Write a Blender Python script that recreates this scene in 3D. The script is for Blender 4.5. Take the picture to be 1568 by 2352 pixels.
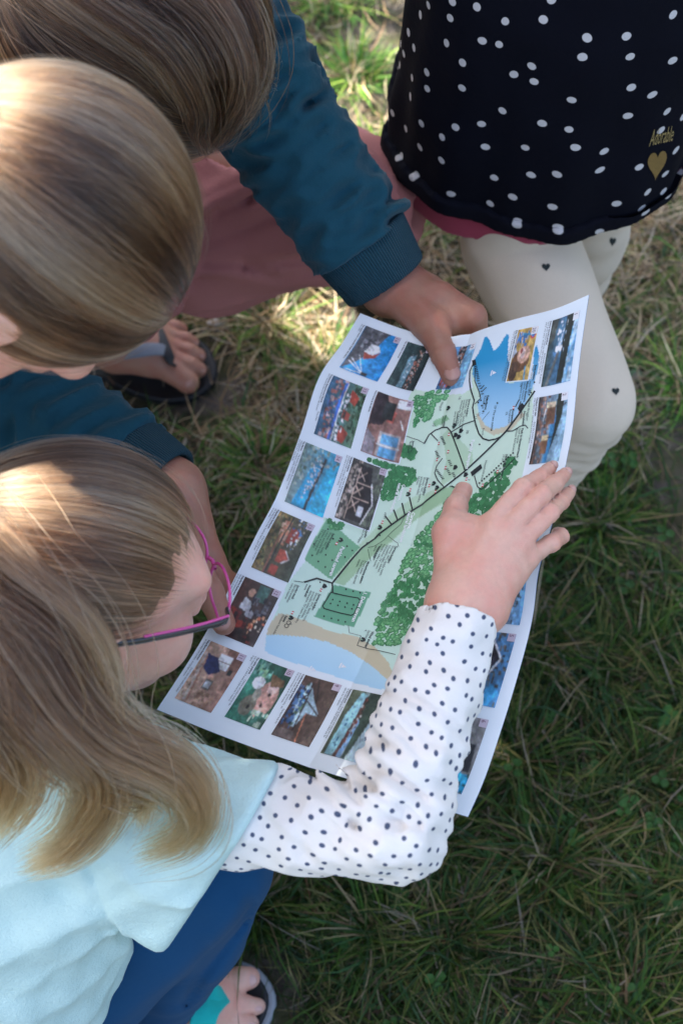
import bpy, bmesh, math, random
import numpy as np
from mathutils import Vector, Matrix
from mathutils.bvhtree import BVHTree
for o in list(bpy.data.objects): bpy.data.objects.remove(o)
S = bpy.context.scene
C = S.collection
R_ = math.radians
rng = np.random.default_rng(7)
random.seed(7)

# ------------------------------------------------------------------ camera
EYE = np.array([0.0, 0.0, 1.6]); PITCH = R_(65.0)      # an adult holding the camera, looking down 65 degrees
FWD = np.array([0, math.cos(PITCH), -math.sin(PITCH)]); UPV = np.array([0, math.sin(PITCH), math.cos(PITCH)])
RGT = np.array([1.0, 0, 0]); FPX = 2352 * 50.0 / 36.0
cd = bpy.data.cameras.new('camera'); cam = bpy.data.objects.new('camera', cd); C.objects.link(cam)
cam.location = EYE; cam.rotation_euler = (R_(90) - PITCH, 0, 0)
cd.sensor_fit = 'VERTICAL'; cd.sensor_height = 36.0; cd.lens = 50.0; cd.clip_start = 0.02; cd.clip_end = 400
cd.dof.use_dof = True; cd.dof.focus_distance = 1.14; cd.dof.aperture_fstop = 6.3
S.camera = cam
S.render.resolution_x = 682; S.render.resolution_y = 1024

# ------------------------------------------------------------------ sky and sun
SUN_AZ, SUN_EL = R_(145.0), R_(56.0)                    # where the light comes FROM, measured from +X counter-clockwise
w = bpy.data.worlds.new('World'); S.world = w; w.use_nodes = True
nt = w.node_tree; nt.nodes.clear()
sky = nt.nodes.new('ShaderNodeTexSky'); sky.sky_type = 'NISHITA'; sky.sun_disc = False
sky.sun_elevation = SUN_EL; sky.sun_rotation = R_(90) - SUN_AZ; sky.air_density = 1.0; sky.dust_density = 4.0; sky.ozone_density = 0.3
bg = nt.nodes.new('ShaderNodeBackground'); bg.inputs[1].default_value = 0.105
wo = nt.nodes.new('ShaderNodeOutputWorld'); nt.links.new(sky.outputs[0], bg.inputs[0]); nt.links.new(bg.outputs[0], wo.inputs[0])
ld = bpy.data.lights.new('sun', 'SUN'); ld.energy = 5.0; ld.angle = R_(0.53); ld.color = (1.0, 0.93, 0.82)
sun = bpy.data.objects.new('sun', ld); C.objects.link(sun)
SDIR = np.array([math.cos(SUN_EL) * math.cos(SUN_AZ), math.cos(SUN_EL) * math.sin(SUN_AZ), math.sin(SUN_EL)])
sun.rotation_euler = Vector(SDIR).to_track_quat('Z', 'Y').to_euler(); sun.location = (-3, 3, 6)
S.view_settings.view_transform = 'Standard'; S.view_settings.look = 'None'; S.view_settings.gamma = 1.0
S.view_settings.exposure = 2.18
S.cycles.max_bounces = 5; S.cycles.diffuse_bounces = 2; S.cycles.glossy_bounces = 2
S.cycles.transmission_bounces = 4; S.cycles.transparent_max_bounces = 4
S.cycles.use_denoising = True

# ------------------------------------------------------------------ helpers
def at(px, py, d):
    """a point of the place: direction (as seen standing at EYE) and distance along the view axis, in metres"""
    return EYE + d * (FWD + (px - 784) / FPX * RGT + (1176 - py) / FPX * UPV)
def nrm(v): v = np.asarray(v, float); return v / np.linalg.norm(v)
def cv(r, u, d): return nrm(r * RGT + u * UPV + d * FWD)

def tag(o, label=None, cat=None, group=None, kind=None):
    if label: o['label'] = label
    if cat: o['category'] = cat
    if group: o['group'] = group
    if kind: o['kind'] = kind
    return o
def empty(name, loc, label, cat, group=None):
    o = bpy.data.objects.new(name, None); C.objects.link(o); o.location = loc; o.empty_display_size = .1
    return tag(o, label, cat, group)
def world_loc(o):
    l = o.location.copy()
    if o.parent is not None: l += o.matrix_parent_inverse.translation + world_loc(o.parent)
    return l
def put(name, me, mat, parent=None):
    o = bpy.data.objects.new(name, me); C.objects.link(o)
    if mat is not None: me.materials.append(mat)
    if parent is not None:
        o.parent = parent
        o.matrix_parent_inverse = Matrix.Translation(-world_loc(parent))
    return o
def mesh_np(name, v, quads=None, tris=None, smooth=True):
    me = bpy.data.meshes.new(name); v = np.ascontiguousarray(v, np.float32)
    me.vertices.add(len(v)); me.vertices.foreach_set('co', v.ravel())
    nq = 0 if quads is None else len(quads); n3 = 0 if tris is None else len(tris)
    loops = np.concatenate([np.asarray(a, np.int32).ravel() for a in (quads, tris) if a is not None and len(a)])
    me.loops.add(len(loops)); me.loops.foreach_set('vertex_index', loops)
    st = np.concatenate([np.arange(nq) * 4, nq * 4 + np.arange(n3) * 3]).astype(np.int32)
    me.polygons.add(nq + n3); me.polygons.foreach_set('loop_start', st)
    me.polygons.foreach_set('use_smooth', np.full(nq + n3, smooth))
    me.update(calc_edges=True); return me
def vcol(me, name, cols):
    a = me.color_attributes.new(name, 'FLOAT_COLOR', 'POINT')
    c = np.ones((len(me.vertices), 4), np.float32); c[:, :3] = cols
    a.data.foreach_set('color', c.ravel())
def vuv(me, uv):
    """per-vertex cloth coordinates in metres, kept as a named vector attribute"""
    a = me.attributes.new('cloth', 'FLOAT_VECTOR', 'POINT'); c = np.zeros((len(me.vertices), 3), np.float32); c[:, :2] = uv
    a.data.foreach_set('vector', c.ravel())

class N:
    """tiny node helper"""
    def __init__(s, name):
        s.m = bpy.data.materials.new(name); s.m.use_nodes = True; s.t = s.m.node_tree; s.t.nodes.clear()
        s.out = s('OutputMaterial')
    def __call__(s, typ, **kw):
        n = s.t.nodes.new('ShaderNode' + typ)
        for k, v in kw.items():
            if k.startswith('i_'):
                key = k[2:]; key = int(key) if key.isdigit() else key.replace('_', ' ')
                s.set(n.inputs[key], v)
            else: setattr(n, k, v)
        return n
    def set(s, sock, v):
        if hasattr(v, 'is_output'): s.t.links.new(v, sock)
        elif hasattr(v, 'outputs'): s.t.links.new(v.outputs[0], sock)
        else:
            if isinstance(v, (tuple, list)) and len(v) == 3 and sock.type == 'RGBA': v = (*v, 1)
            sock.default_value = v
    def math(s, op, a, b=None, c=None):
        n = s.t.nodes.new('ShaderNodeMath'); n.operation = op; s.set(n.inputs[0], a)
        if b is not None: s.set(n.inputs[1], b)
        if c is not None: s.set(n.inputs[2], c)
        return n.outputs[0]
    def mix(s, f, a, b, blend='MIX'):
        n = s.t.nodes.new('ShaderNodeMix'); n.data_type = 'RGBA'; n.blend_type = blend
        s.set(n.inputs[0], f); s.set(n.inputs[6], a); s.set(n.inputs[7], b); return n.outputs[2]
    def ramp(s, f, stops):
        n = s.t.nodes.new('ShaderNodeValToRGB'); s.set(n.inputs[0], f); e = n.color_ramp.elements
        while len(e) < len(stops): e.new(0.5)
        for el, (p, c) in zip(e, stops): el.position = p; el.color = (*c, 1) if len(c) == 3 else c
        return n.outputs[0]
    def noise(s, scale, detail=3, vec=None, rough=.5):
        n = s('TexNoise'); n.inputs['Scale'].default_value = scale; n.inputs['Detail'].default_value = detail
        n.inputs['Roughness'].default_value = rough
        s.set(n.inputs['Vector'], vec if vec is not None else s.pos()); return n.outputs['Fac']
    def pos(s):
        if not hasattr(s, '_p'): s._p = s('NewGeometry').outputs['Position']
        return s._p
    def attr(s, name): return s('Attribute', attribute_name=name)
    def bump(s, h, dist, strength=1.0, normal=None):
        n = s('Bump'); n.inputs['Distance'].default_value = dist; n.inputs['Strength'].default_value = strength; s.set(n.inputs['Height'], h)
        if normal is not None: s.set(n.inputs['Normal'], normal)
        return n.outputs[0]
    def bsdf(s, **kw):
        b = s('BsdfPrincipled')
        for k, v in kw.items(): s.set(b.inputs[k.replace('_', ' ')], v)
        s.t.links.new(b.outputs[0], s.out.inputs[0]); return b

def plain(name, col, rough=.6, var=.12, scale=60, bump=0.0, bscale=400, **kw):
    n = N(name)
    c = n.mix(n.noise(scale, 3), tuple(x * (1 - var) for x in col), tuple(min(1, x * (1 + var)) for x in col))
    kw2 = dict(Base_Color=c, Roughness=rough); kw2.update(kw)
    if bump: kw2['Normal'] = n.bump(n.noise(bscale, 2), bump)
    n.bsdf(**kw2); return n.m
def cloth(name, col, var=.10, weave=900, depth=.0006, sheen=.25, rough=.9, dark=None):
    n = N(name)
    big = n.noise(14, 4); fine = n.noise(weave, 2)
    c = n.mix(big, tuple(x * (1 - var) for x in col), tuple(min(1, x * (1 + var)) for x in col))
    c = n.mix(n.math('MULTIPLY', fine, .25), c, tuple(x * .6 for x in col))
    n.bsdf(Base_Color=c, Roughness=rough, Sheen_Weight=sheen, Sheen_Roughness=.5, Specular_IOR_Level=.25,
           Normal=n.bump(n.math('ADD', n.math('MULTIPLY', fine, .5), n.noise(150, 3)), depth)); return n.m
def skin(name, col, red):
    n = N(name)
    f = n.noise(45, 4); g = n.noise(260, 3)
    c = n.mix(n.ramp(f, [(.38, (0, 0, 0)), (.68, (1, 1, 1))]), col, red)
    c = n.mix(n.math('MULTIPLY', n.ramp(g, [(.35, (0, 0, 0)), (.8, (1, 1, 1))]), .35), c, tuple(x * .78 for x in col))
    n.bsdf(Base_Color=c, Roughness=.47, Subsurface_Weight=.22, Subsurface_Radius=(.010, .004, .002), Subsurface_Scale=.8,
           Specular_IOR_Level=.4, Normal=n.bump(n.noise(900, 2), .00025)); return n.m
def hairmat(name, stops, rough=.28, tip=0.0, gold=(.36, .185, .07)):
    n = N(name)
    t = n.attr('tint')
    h = n('BsdfHairPrincipled'); h.model = 'CHIANG'; h.parametrization = 'COLOR'
    hi = n('HairInfo'); k = n.ramp(hi.outputs['Intercept'], [(.55, (0, 0, 0)), (1, (tip, tip, tip))])
    n.set(h.inputs['Color'], n.mix(k, n.ramp(t.outputs['Fac'], stops), gold)); h.inputs['Roughness'].default_value = rough
    h.inputs['Radial Roughness'].default_value = .35; h.inputs['Random Roughness'].default_value = .2
    n.t.links.new(h.outputs[0], n.out.inputs[0]); return n.m

# ------------------------------------------------------------------ implicit surfaces -> one continuous mesh
def smin(a, b, k):
    if k <= 0: return np.minimum(a, b)
    h = np.clip(.5 + .5 * (b - a) / k, 0, 1); return b + (a - b) * h - k * h * (1 - h)
def smax(a, b, k): return -smin(-a, -b, k)
def cap(P, a, b, ra, rb):
    a = np.asarray(a, np.float32); b = np.asarray(b, np.float32); ab = b - a
    t = np.clip((P - a) @ ab / max(1e-12, ab @ ab), 0, 1)
    q = P - a - t[:, None] * ab
    return np.sqrt(np.einsum('ij,ij->i', q, q)) - (ra + (rb - ra) * t)
def chain(P, pts, rs, k=.0):
    d = None
    for i in range(len(pts) - 1):
        e = cap(P, pts[i], pts[i + 1], rs[i], rs[i + 1]); d = e if d is None else smin(d, e, k)
    return d
def ell(P, c, r, M=None):
    q = P - np.asarray(c, np.float32)
    if M is not None: q = q @ np.asarray(M, np.float32).T
    r = np.asarray(r, np.float32); a = q / r; b = a / r
    k0 = np.sqrt((a * a).sum(1)); k1 = np.sqrt((b * b).sum(1)) + 1e-9
    return k0 * (k0 - 1) / k1
def plane(P, p, n): n = nrm(n); return (P - np.asarray(p, np.float32)) @ n.astype(np.float32)
class Sines:
    """cheap smooth noise: a sum of sines"""
    def __init__(s, seed, scale, n=6, aniso=None):
        g = np.random.default_rng(seed); k = g.normal(size=(n, 3)); k /= np.linalg.norm(k, axis=1)[:, None]
        k *= (2 * np.pi / scale) * g.uniform(.6, 1.5, (n, 1))
        if aniso is not None: a, f = nrm(aniso[0]), aniso[1]; k = k + np.outer(k @ a, a) * (f - 1)
        s.k = k.astype(np.float32); s.p = g.uniform(0, 6.28, n).astype(np.float32); s.n = n
    def __call__(s, P): return np.sin(P @ s.k.T + s.p).sum(1) / math.sqrt(s.n)
def fold(P, rows, width):
    """1 along a fold line of the cloth, falling to 0 away from it (the line runs through the cloth's thickness)"""
    q = P - EYE.astype(np.float32); d = q @ FWD.astype(np.float32); x = q @ RGT.astype(np.float32); y = q @ UPV.astype(np.float32); best = np.full(len(P), 1e9, np.float32)
    for (ax_, ay_), (bx_, by_) in zip(rows[:-1], rows[1:]):
        ux, uy = (ax_ - 784) / FPX * d, (1176 - ay_) / FPX * d; vx, vy = (bx_ - ax_) / FPX * d, (ay_ - by_) / FPX * d
        t = np.clip(((x - ux) * vx + (y - uy) * vy) / (vx * vx + vy * vy), 0, 1); best = np.minimum(best, np.hypot(x - ux - t * vx, y - uy - t * vy))
    return np.exp(-(best / width) ** 2)
def axis(lo, hi, h, fine=()):
    out = [lo]
    while out[-1] < hi:
        x = out[-1]; st = h
        for a, b, f in fine:
            if a - 0.006 <= x <= b: st = min(st, f)
        out.append(x + st)
    return np.array(out, np.float32)
def sdf_mesh(name, f, xs, ys, zs):
    B = 8
    def pad(a):
        k = (-len(a)) % B; st = a[-1] - a[-2]
        return np.concatenate([a, a[-1] + st * np.arange(1, k + 1)]).astype(np.float32)
    xs, ys, zs = pad(xs), pad(ys), pad(zs); n = np.array([len(xs), len(ys), len(zs)]); nb = n // B
    def bc(a):
        a2 = a.reshape(-1, B); lo = a2[:, 0]; hi = np.append(a2[1:, 0], a2[-1, -1]); return (lo + hi) / 2, (hi - lo) / 2
    (cx, hx), (cy, hy), (cz, hz) = bc(xs), bc(ys), bc(zs)
    G = np.stack(np.meshgrid(cx, cy, cz, indexing='ij'), -1).reshape(-1, 3)
    hd = np.sqrt((hx ** 2)[:, None, None] + (hy ** 2)[None, :, None] + (hz ** 2)[None, None, :]).reshape(-1)
    dc = f(G.astype(np.float32)); keep = np.flatnonzero(np.abs(dc) < 1.45 * hd + .008)
    V = np.repeat(np.repeat(np.repeat(np.sign(dc).reshape(nb).astype(np.float32), B, 0), B, 1), B, 2)
    bi = np.stack(np.unravel_index(keep, nb), 1) * B
    o = np.stack(np.meshgrid(*[np.arange(B)] * 3, indexing='ij'), -1).reshape(-1, 3)
    I = (bi[:, None, :] + o[None]).reshape(-1, 3)
    flat = (I[:, 0] * n[1] + I[:, 1]) * n[2] + I[:, 2]; Vf = V.reshape(-1)
    for s in range(0, len(I), 300000):
        J = I[s:s + 300000]; Vf[flat[s:s + 300000]] = f(np.stack([xs[J[:, 0]], ys[J[:, 1]], zs[J[:, 2]]], 1))
    ok = (I < n - 1).all(1); I = I[ok]; flat = flat[ok]
    off = np.array([[i, j, k] for i in (0, 1) for j in (0, 1) for k in (0, 1)]); offs = (off[:, 0] * n[1] + off[:, 1]) * n[2] + off[:, 2]
    neg = np.zeros(len(flat), np.int8)
    for q in offs: neg += (Vf[flat + q] < 0)
    act = (neg > 0) & (neg < 8); I = I[act]; flat = flat[act]
    val = Vf[flat[:, None] + offs[None]]; pos = np.zeros((len(flat), 3)); cnt = np.zeros(len(flat))
    for a in range(8):
        for ax in range(3):
            b = a | (4 >> ax)
            if b == a: continue
            va, vb = val[:, a], val[:, b]; cr = (va < 0) != (vb < 0)
            t = np.where(cr, va / np.where(cr, va - vb, 1), 0)
            p = np.tile(off[a].astype(float), (len(t), 1)); p[:, ax] += t
            pos += p * cr[:, None]; cnt += cr
    pos /= cnt[:, None]
    def lerp(a, i, t): return a[i] + (a[i + 1] - a[i]) * t
    verts = np.stack([lerp(xs, I[:, 0], pos[:, 0]), lerp(ys, I[:, 1], pos[:, 1]), lerp(zs, I[:, 2], pos[:, 2])], 1)
    vid = np.full(V.size, -1, np.int32); vid[flat] = np.arange(len(flat))
    stride = (n[1] * n[2], n[2], 1); quads = []
    for ax in range(3):
        u, v = (ax + 1) % 3, (ax + 2) % 3
        a, b = Vf[flat], Vf[flat + stride[ax]]; cr = (a < 0) != (b < 0)
        sel = flat[cr]; sg = a[cr] < 0
        q = np.stack([vid[sel], vid[sel - stride[u]], vid[sel - stride[u] - stride[v]], vid[sel - stride[v]]], 1)
        good = (q >= 0).all(1); q = q[good]; sg = sg[good]
        q[~sg] = q[~sg][:, ::-1]; quads.append(q)
    q = np.concatenate(quads)
    return mesh_np(name, verts, quads=q)
def verts_of(me):
    v = np.empty(len(me.vertices) * 3, np.float32); me.vertices.foreach_get('co', v); return v.reshape(-1, 3)
def unroll(P, pts, nrm_dir, r):
    """cloth coordinates of a bent sleeve: flat pattern with the arc length restored across the limb"""
    nd = nrm(nrm_dir); e1 = nrm(np.cross([.31, .2, .93], nd)); e2 = np.cross(nd, e1); uv = np.stack([P @ e1, P @ e2], 1); W = 0; add = 0
    for a, b in zip(pts[:-1], pts[1:]):
        a = np.asarray(a, float); b = np.asarray(b, float); L = np.linalg.norm(b - a); z = (b - a) / L; q = P - a; t = np.clip(q @ z, 0, L); d = np.linalg.norm(q - t[:, None] * z, axis=1)
        z2 = nrm(np.array([z @ e1, z @ e2])); p2 = np.array([-z2[1], z2[0]]); o = (uv - np.array([a @ e1, a @ e2])) @ p2; w_ = np.exp(-d / .012)
        add = add + w_[:, None] * ((r * np.arcsin(np.clip(o / r, -.97, .97)) - o)[:, None] * p2); W = W + w_
    return uv + add / W[:, None]
def along(P, pts, ref):
    """(distance along a limb, distance round it) for cloth patterns"""
    pts = [np.asarray(p, float) for p in pts]; best = np.full(len(P), 1e9); S_ = np.zeros(len(P)); T_ = np.zeros(len(P)); acc = 0
    for a, b in zip(pts[:-1], pts[1:]):
        ab = b - a; L = np.linalg.norm(ab); z = ab / L; x = nrm(ref - (ref @ z) * z); y = np.cross(z, x)
        q = P - a; t = np.clip(q @ z, 0, L); r = q - t[:, None] * z; d = np.linalg.norm(r, axis=1); m = d < best
        best[m] = d[m]; S_[m] = (acc + q @ z)[m]; T_[m] = np.arctan2(r @ y, r @ x)[m]; acc += L
    return S_, T_, best
# ================================================================== ground, grass, the unseen tree shaped to shade the place
def soil_mat():
    n = N('trodden_soil')
    a = n.noise(9, 5); b = n.noise(70, 4); c2 = n.noise(400, 3)
    c = n.mix(n.ramp(a, [(.35, (0, 0, 0)), (.65, (1, 1, 1))]), (.050, .040, .032), (.12, .105, .09))
    c = n.mix(n.ramp(b, [(.45, (0, 0, 0)), (.75, (1, 1, 1))]), c, (.16, .13, .10))
    c = n.mix(n.math('MULTIPLY', n.ramp(n.noise(26, 5), [(.40, (0, 0, 0)), (.58, (1, 1, 1))]), .75), c, n.mix(n.noise(3, 3), (.030, .048, .014), (.085, .085, .035)))
    h = n.math('ADD', n.math('MULTIPLY', b, 1.0), n.math('MULTIPLY', c2, .35))
    n.bsdf(Base_Color=c, Roughness=.95, Specular_IOR_Level=.15, Normal=n.bump(h, .008)); return n.m
gn = Sines(11, .35, 7)
def ground_z(x, y): return .008 * gn(np.stack([x, y, 0 * x], 1).astype(np.float32))
ax_ = np.concatenate([-np.geomspace(150, 1.25, 26), np.linspace(-1.2, 1.2, 97), np.geomspace(1.25, 150, 26)])
gx, gy = np.meshgrid(ax_, ax_ + .85, indexing='ij'); gz = ground_z(gx.ravel(), gy.ravel()) * (np.hypot(gx, gy).ravel() < 30)
i = np.arange(gx.size).reshape(gx.shape); q = np.stack([i[:-1, :-1], i[1:, :-1], i[1:, 1:], i[:-1, 1:]], -1).reshape(-1, 4)
tag(put('ground', mesh_np('ground', np.stack([gx.ravel(), gy.ravel(), gz], 1), quads=q), soil_mat()), kind='structure')

def leaf_mat(name, attr='tone', trans=.25, rough=.55):
    n = N(name); c = n.attr(attr).outputs['Color']
    b = n('BsdfPrincipled'); n.set(b.inputs['Base Color'], c); b.inputs['Roughness'].default_value = rough; b.inputs['Specular IOR Level'].default_value = .3
    t = n('BsdfTranslucent'); n.set(t.inputs['Color'], n.mix(.5, c, (.10, .16, .02), 'ADD'))
    m = n('MixShader'); m.inputs[0].default_value = trans; n.t.links.new(b.outputs[0], m.inputs[1]); n.t.links.new(t.outputs[0], m.inputs[2]); n.t.links.new(m.outputs[0], n.out.inputs[0]); return n.m
M_GRASS = leaf_mat('grass_blades')
fA, fB, fC = Sines(21, .30, 7), Sines(22, .12, 7), Sines(23, .5, 6)
def dryness(x, y):
    """straw-dry towards the far left, lush towards the near right; broken up in patches"""
    P = np.stack([x, y, 0 * x], 1).astype(np.float32)
    return np.clip(.30 + 1.25 * (y - .64) - .55 * x, -.1, .80) + .15 * fA(P) + .12 * fB(P)
def bare(x, y):
    P = np.stack([x, y, 0 * x], 1).astype(np.float32); b = .16 * fA(P + 3) + .10 * fB(P + 5)
    for cx, cy, r, s in ((-.02, 1.50, .15, 1.3), (.05, 1.36, .09, 1.0), (.49, .74, .14, 1.2), (.48, .92, .07, .8), (.30, .99, .16, .6), (.18, 1.12, .14, .45), (.42, .42, .10, .4), (.05, 1.6, .2, .9)):
        b = b + s * np.exp(-((x - cx) ** 2 + (y - cy) ** 2) / r ** 2)
    return b
def foot_line(p, dx, dy, r): return (p[0] - .03, p[1], p[0] + dx, p[1] + dy, r)
SOLES = [foot_line(at(636, 2300, 1.52), -.205, -.012, .062), foot_line(at(500, 878, 1.842), -.265, .065, .074), foot_line(at(905, 712, 1.885), -.12, .22, .055)]
def blades(n, box_, seed, long=1.0, tuft=None):
    g = np.random.default_rng(seed)
    x = g.uniform(box_[0], box_[1], n); y = g.uniform(box_[2], box_[3], n)
    if tuft is not None:
        cx, cy, sp = tuft; x = g.normal(cx, sp, n); y = g.normal(cy, sp, n)
    keep = g.uniform(0, 1, n) > np.clip(bare(x, y), 0, .93) if tuft is None else np.ones(n, bool)
    for ax0, ay0, ax1, ay1, r in SOLES:                  # nothing grows up through a foot
        s_ = np.clip(((x - ax0) * (ax1 - ax0) + (y - ay0) * (ay1 - ay0)) / ((ax1 - ax0) ** 2 + (ay1 - ay0) ** 2), 0, 1); keep &= np.hypot(x - ax0 - s_ * (ax1 - ax0), y - ay0 - s_ * (ay1 - ay0)) > r
    x, y = x[keep], y[keep]; n = len(x); dr = dryness(x, y)
    dead = g.uniform(0, 1, n) < np.clip(dr * 1.05 - .04, .10, .90) if tuft is None else g.uniform(0, 1, n) < .12
    L = np.where(dead, g.gamma(5, .0078, n), g.gamma(6, .0062, n)) * long * (1 + .3 * (dr < .35)); L = np.clip(L, .012, .13)
    th = g.uniform(0, 2 * np.pi, n)
    if tuft is not None: th = np.arctan2(y - tuft[1], x - tuft[0]) + g.normal(0, .35, n)
    el = np.where(dead, g.uniform(.02, .42, n), g.uniform(.18, 1.15, n))                # how upright it starts
    if tuft is not None: el = g.uniform(.35, 1.2, n)
    bend = np.where(dead, g.normal(0, .35, n), -g.uniform(.2, 1.5, n)); turn = g.normal(0, .7, n)
    wd = np.where(dead, g.uniform(.00035, .0011, n), g.uniform(.0004, .0011, n)) * (.8 + .4 * long)
    z0 = ground_z(x, y) + np.where(dead, g.uniform(.0, .016, n), 0)
    P = np.stack([x, y, z0], 1); pts = [P]; a = th.copy(); e = el.copy(); K = 3
    for k in range(K):
        d = np.stack([np.cos(e) * np.cos(a), np.cos(e) * np.sin(a), np.sin(e)], 1); P = P + d * (L / K)[:, None]
        P[:, 2] = np.maximum(P[:, 2], ground_z(P[:, 0], P[:, 1]) + .0015); pts.append(P); e = e + bend / K; a = a + turn / K
    roll = g.uniform(-.7, .7, n); side = np.stack([-np.sin(th) * np.cos(roll), np.cos(th) * np.cos(roll), np.sin(roll)], 1)
    V = np.empty((n, 7, 3)); ws = (.75, 1.0, .7)
    for k in range(3): V[:, 2 * k] = pts[k] - side * (wd * ws[k])[:, None]; V[:, 2 * k + 1] = pts[k] + side * (wd * ws[k])[:, None]
    V[:, 6] = pts[3]
    b = (np.arange(n) * 7)[:, None]
    Q = np.concatenate([b + np.array([[0, 1, 3, 2]]), b + np.array([[2, 3, 5, 4]])]); T = b + np.array([[4, 5, 6]])
    straw = np.array([(.44, .33, .18), (.33, .22, .12), (.58, .47, .31), (.20, .125, .075), (.42, .36, .28)]); green = np.array([(.060, .15, .020), (.085, .20, .026), (.040, .12, .018), (.16, .24, .040), (.045, .13, .045)])
    c = np.where(dead[:, None], straw[g.integers(0, 5, n)], green[g.integers(0, 5, n)]) * g.uniform(.65, 1.3, (n, 1))
    c = c * np.clip(.34 + 1.0 * dr, .34, 1.2)[:, None]  # lush blades darker, with the near-right shade put into their colour
    if tuft is not None: c = c * 1.45
    c = np.repeat(c[:, None, :], 7, 1); live = ~dead
    mixt = (g.uniform(0, 1, n) < .25) & live
    c[mixt, 4:] = c[mixt, 4:] * .4 + np.array([.30, .24, .09]) * .6                     # yellowing tips
    return V.reshape(-1, 3), Q, T, c.reshape(-1, 3)
def join(parts):
    v, q, t, c, o = [], [], [], [], 0
    for V, Q, T, K in parts: v.append(V); q.append(Q + o); t.append(T + o); c.append(K); o += len(V)
    return np.concatenate(v), np.concatenate(q), np.concatenate(t), np.concatenate(c)
tufts = [(.345, .40, .018), (.40, .47, .014), (.25, .33, .02), (.30, .20, .02), (.12, .24, .016), (-.02, .95, .014), (-.10, 1.02, .014), (.05, 1.27, .018), (.02, 1.44, .02), (-.02, 1.58, .02), (.44, .92, .016), (.47, .62, .015), (.20, .43, .015), (.15, 1.20, .016), (-.43, .84, .014), (.36, .55, .014)]
for tx_, ty_ in rng.uniform((-.1, .1), (.55, .95), (30, 2)): tufts.append((tx_, ty_, .013))
parts = [blades(104000, (-.72, .72, -.05, 1.8), 1), blades(9000, (-.6, .6, .1, 1.7), 2, 1.6)]
parts += [blades(230, (0, 1, 0, 1), 50 + k, 1.45, t) for k, t in enumerate(tufts)]
parts += [blades(26000, (-1.7, 1.7, -.9, 2.7), 4, 1.7), blades(26000, (-4, 4, -3.2, 5), 5, 2.4)]
v, q, t, c = join(parts)
gm = mesh_np('grass', v, quads=q, tris=t, smooth=False); vcol(gm, 'tone', c)
tag(put('grass', gm, M_GRASS), 'short trodden grass, straw-dry on the left and greener on the right', 'grass', kind='stuff')
# clover among the grass
g = np.random.default_rng(9); V, T, K = [], [], []
cx = g.uniform(-.55, .6, 900); cy = g.uniform(0, 1.7, 900); kp = g.uniform(0, 1, 900) > dryness(cx, cy) * 1.6; kp &= np.hypot(cx + .14, cy - .16) > .14; o = 0
for x, y in zip(cx[kp], cy[kp]):
    z = float(ground_z(np.array([x]), np.array([y]))[0]) + g.uniform(.012, .04); r = g.uniform(.0035, .0075); a0 = g.uniform(0, 6.28); colr = np.array((.045, .13, .03)) * g.uniform(.7, 1.4)
    tl = g.normal(0, .25, 2)
    for j in range(3):
        a = a0 + j * 2.09; c0 = np.array([x + r * math.cos(a), y + r * math.sin(a), z]); th = np.linspace(0, 2 * np.pi, 7)[:-1]
        pr = np.stack([c0[0] + r * .85 * np.cos(th), c0[1] + r * .85 * np.sin(th), z + tl[0] * r * np.cos(th) + tl[1] * r * np.sin(th)], 1)
        V.append(np.concatenate([c0[None] - [[0, 0, r * .25]], pr])); T += [(o, o + 1 + k, o + 1 + (k + 1) % 6) for k in range(6)]; K.append(np.tile(colr, (7, 1))); o += 7
cm = mesh_np('clover', np.concatenate(V), tris=np.array(T), smooth=False); vcol(cm, 'tone', np.concatenate(K))
tag(put('clover', cm, M_GRASS), 'small round clover leaves scattered through the green grass', 'clover', kind='stuff')
# bits of twig, pine needle and grit lying on the thatch
V, Q, K = [], [], []; o = 0
for k in range(1500):
    x, y = g.uniform(-.6, .6), g.uniform(0, 1.75); L = g.uniform(.015, .06); a = g.uniform(0, 6.28); z = float(ground_z(np.array([x]), np.array([y]))[0]) + g.uniform(.004, .03); r = g.uniform(.0004, .0011)
    d = np.array([math.cos(a), math.sin(a), g.normal(0, .25)]) * L / 2; s = np.array([-math.sin(a), math.cos(a), 0]) * r; p = np.array([x, y, z]); u = np.array([0, 0, r])
    V += [p - d - s, p - d + s, p - d + u * 1.6, p + d - s, p + d + s, p + d + u * 1.6]; Q += [(o, o + 3, o + 5, o + 2), (o + 2, o + 5, o + 4, o + 1)]; K += [np.array([(.20, .10, .055), (.30, .22, .14), (.13, .09, .06), (.36, .30, .24)][k % 4]) * g.uniform(.7, 1.2)] * 6; o += 6
lm = mesh_np('litter', np.array(V), quads=np.array(Q), smooth=False); vcol(lm, 'tone', np.array(K))
tag(put('dry_litter', lm, M_GRASS), 'pine needles, twigs and straw bits lying on the ground', 'litter', kind='stuff')
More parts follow.
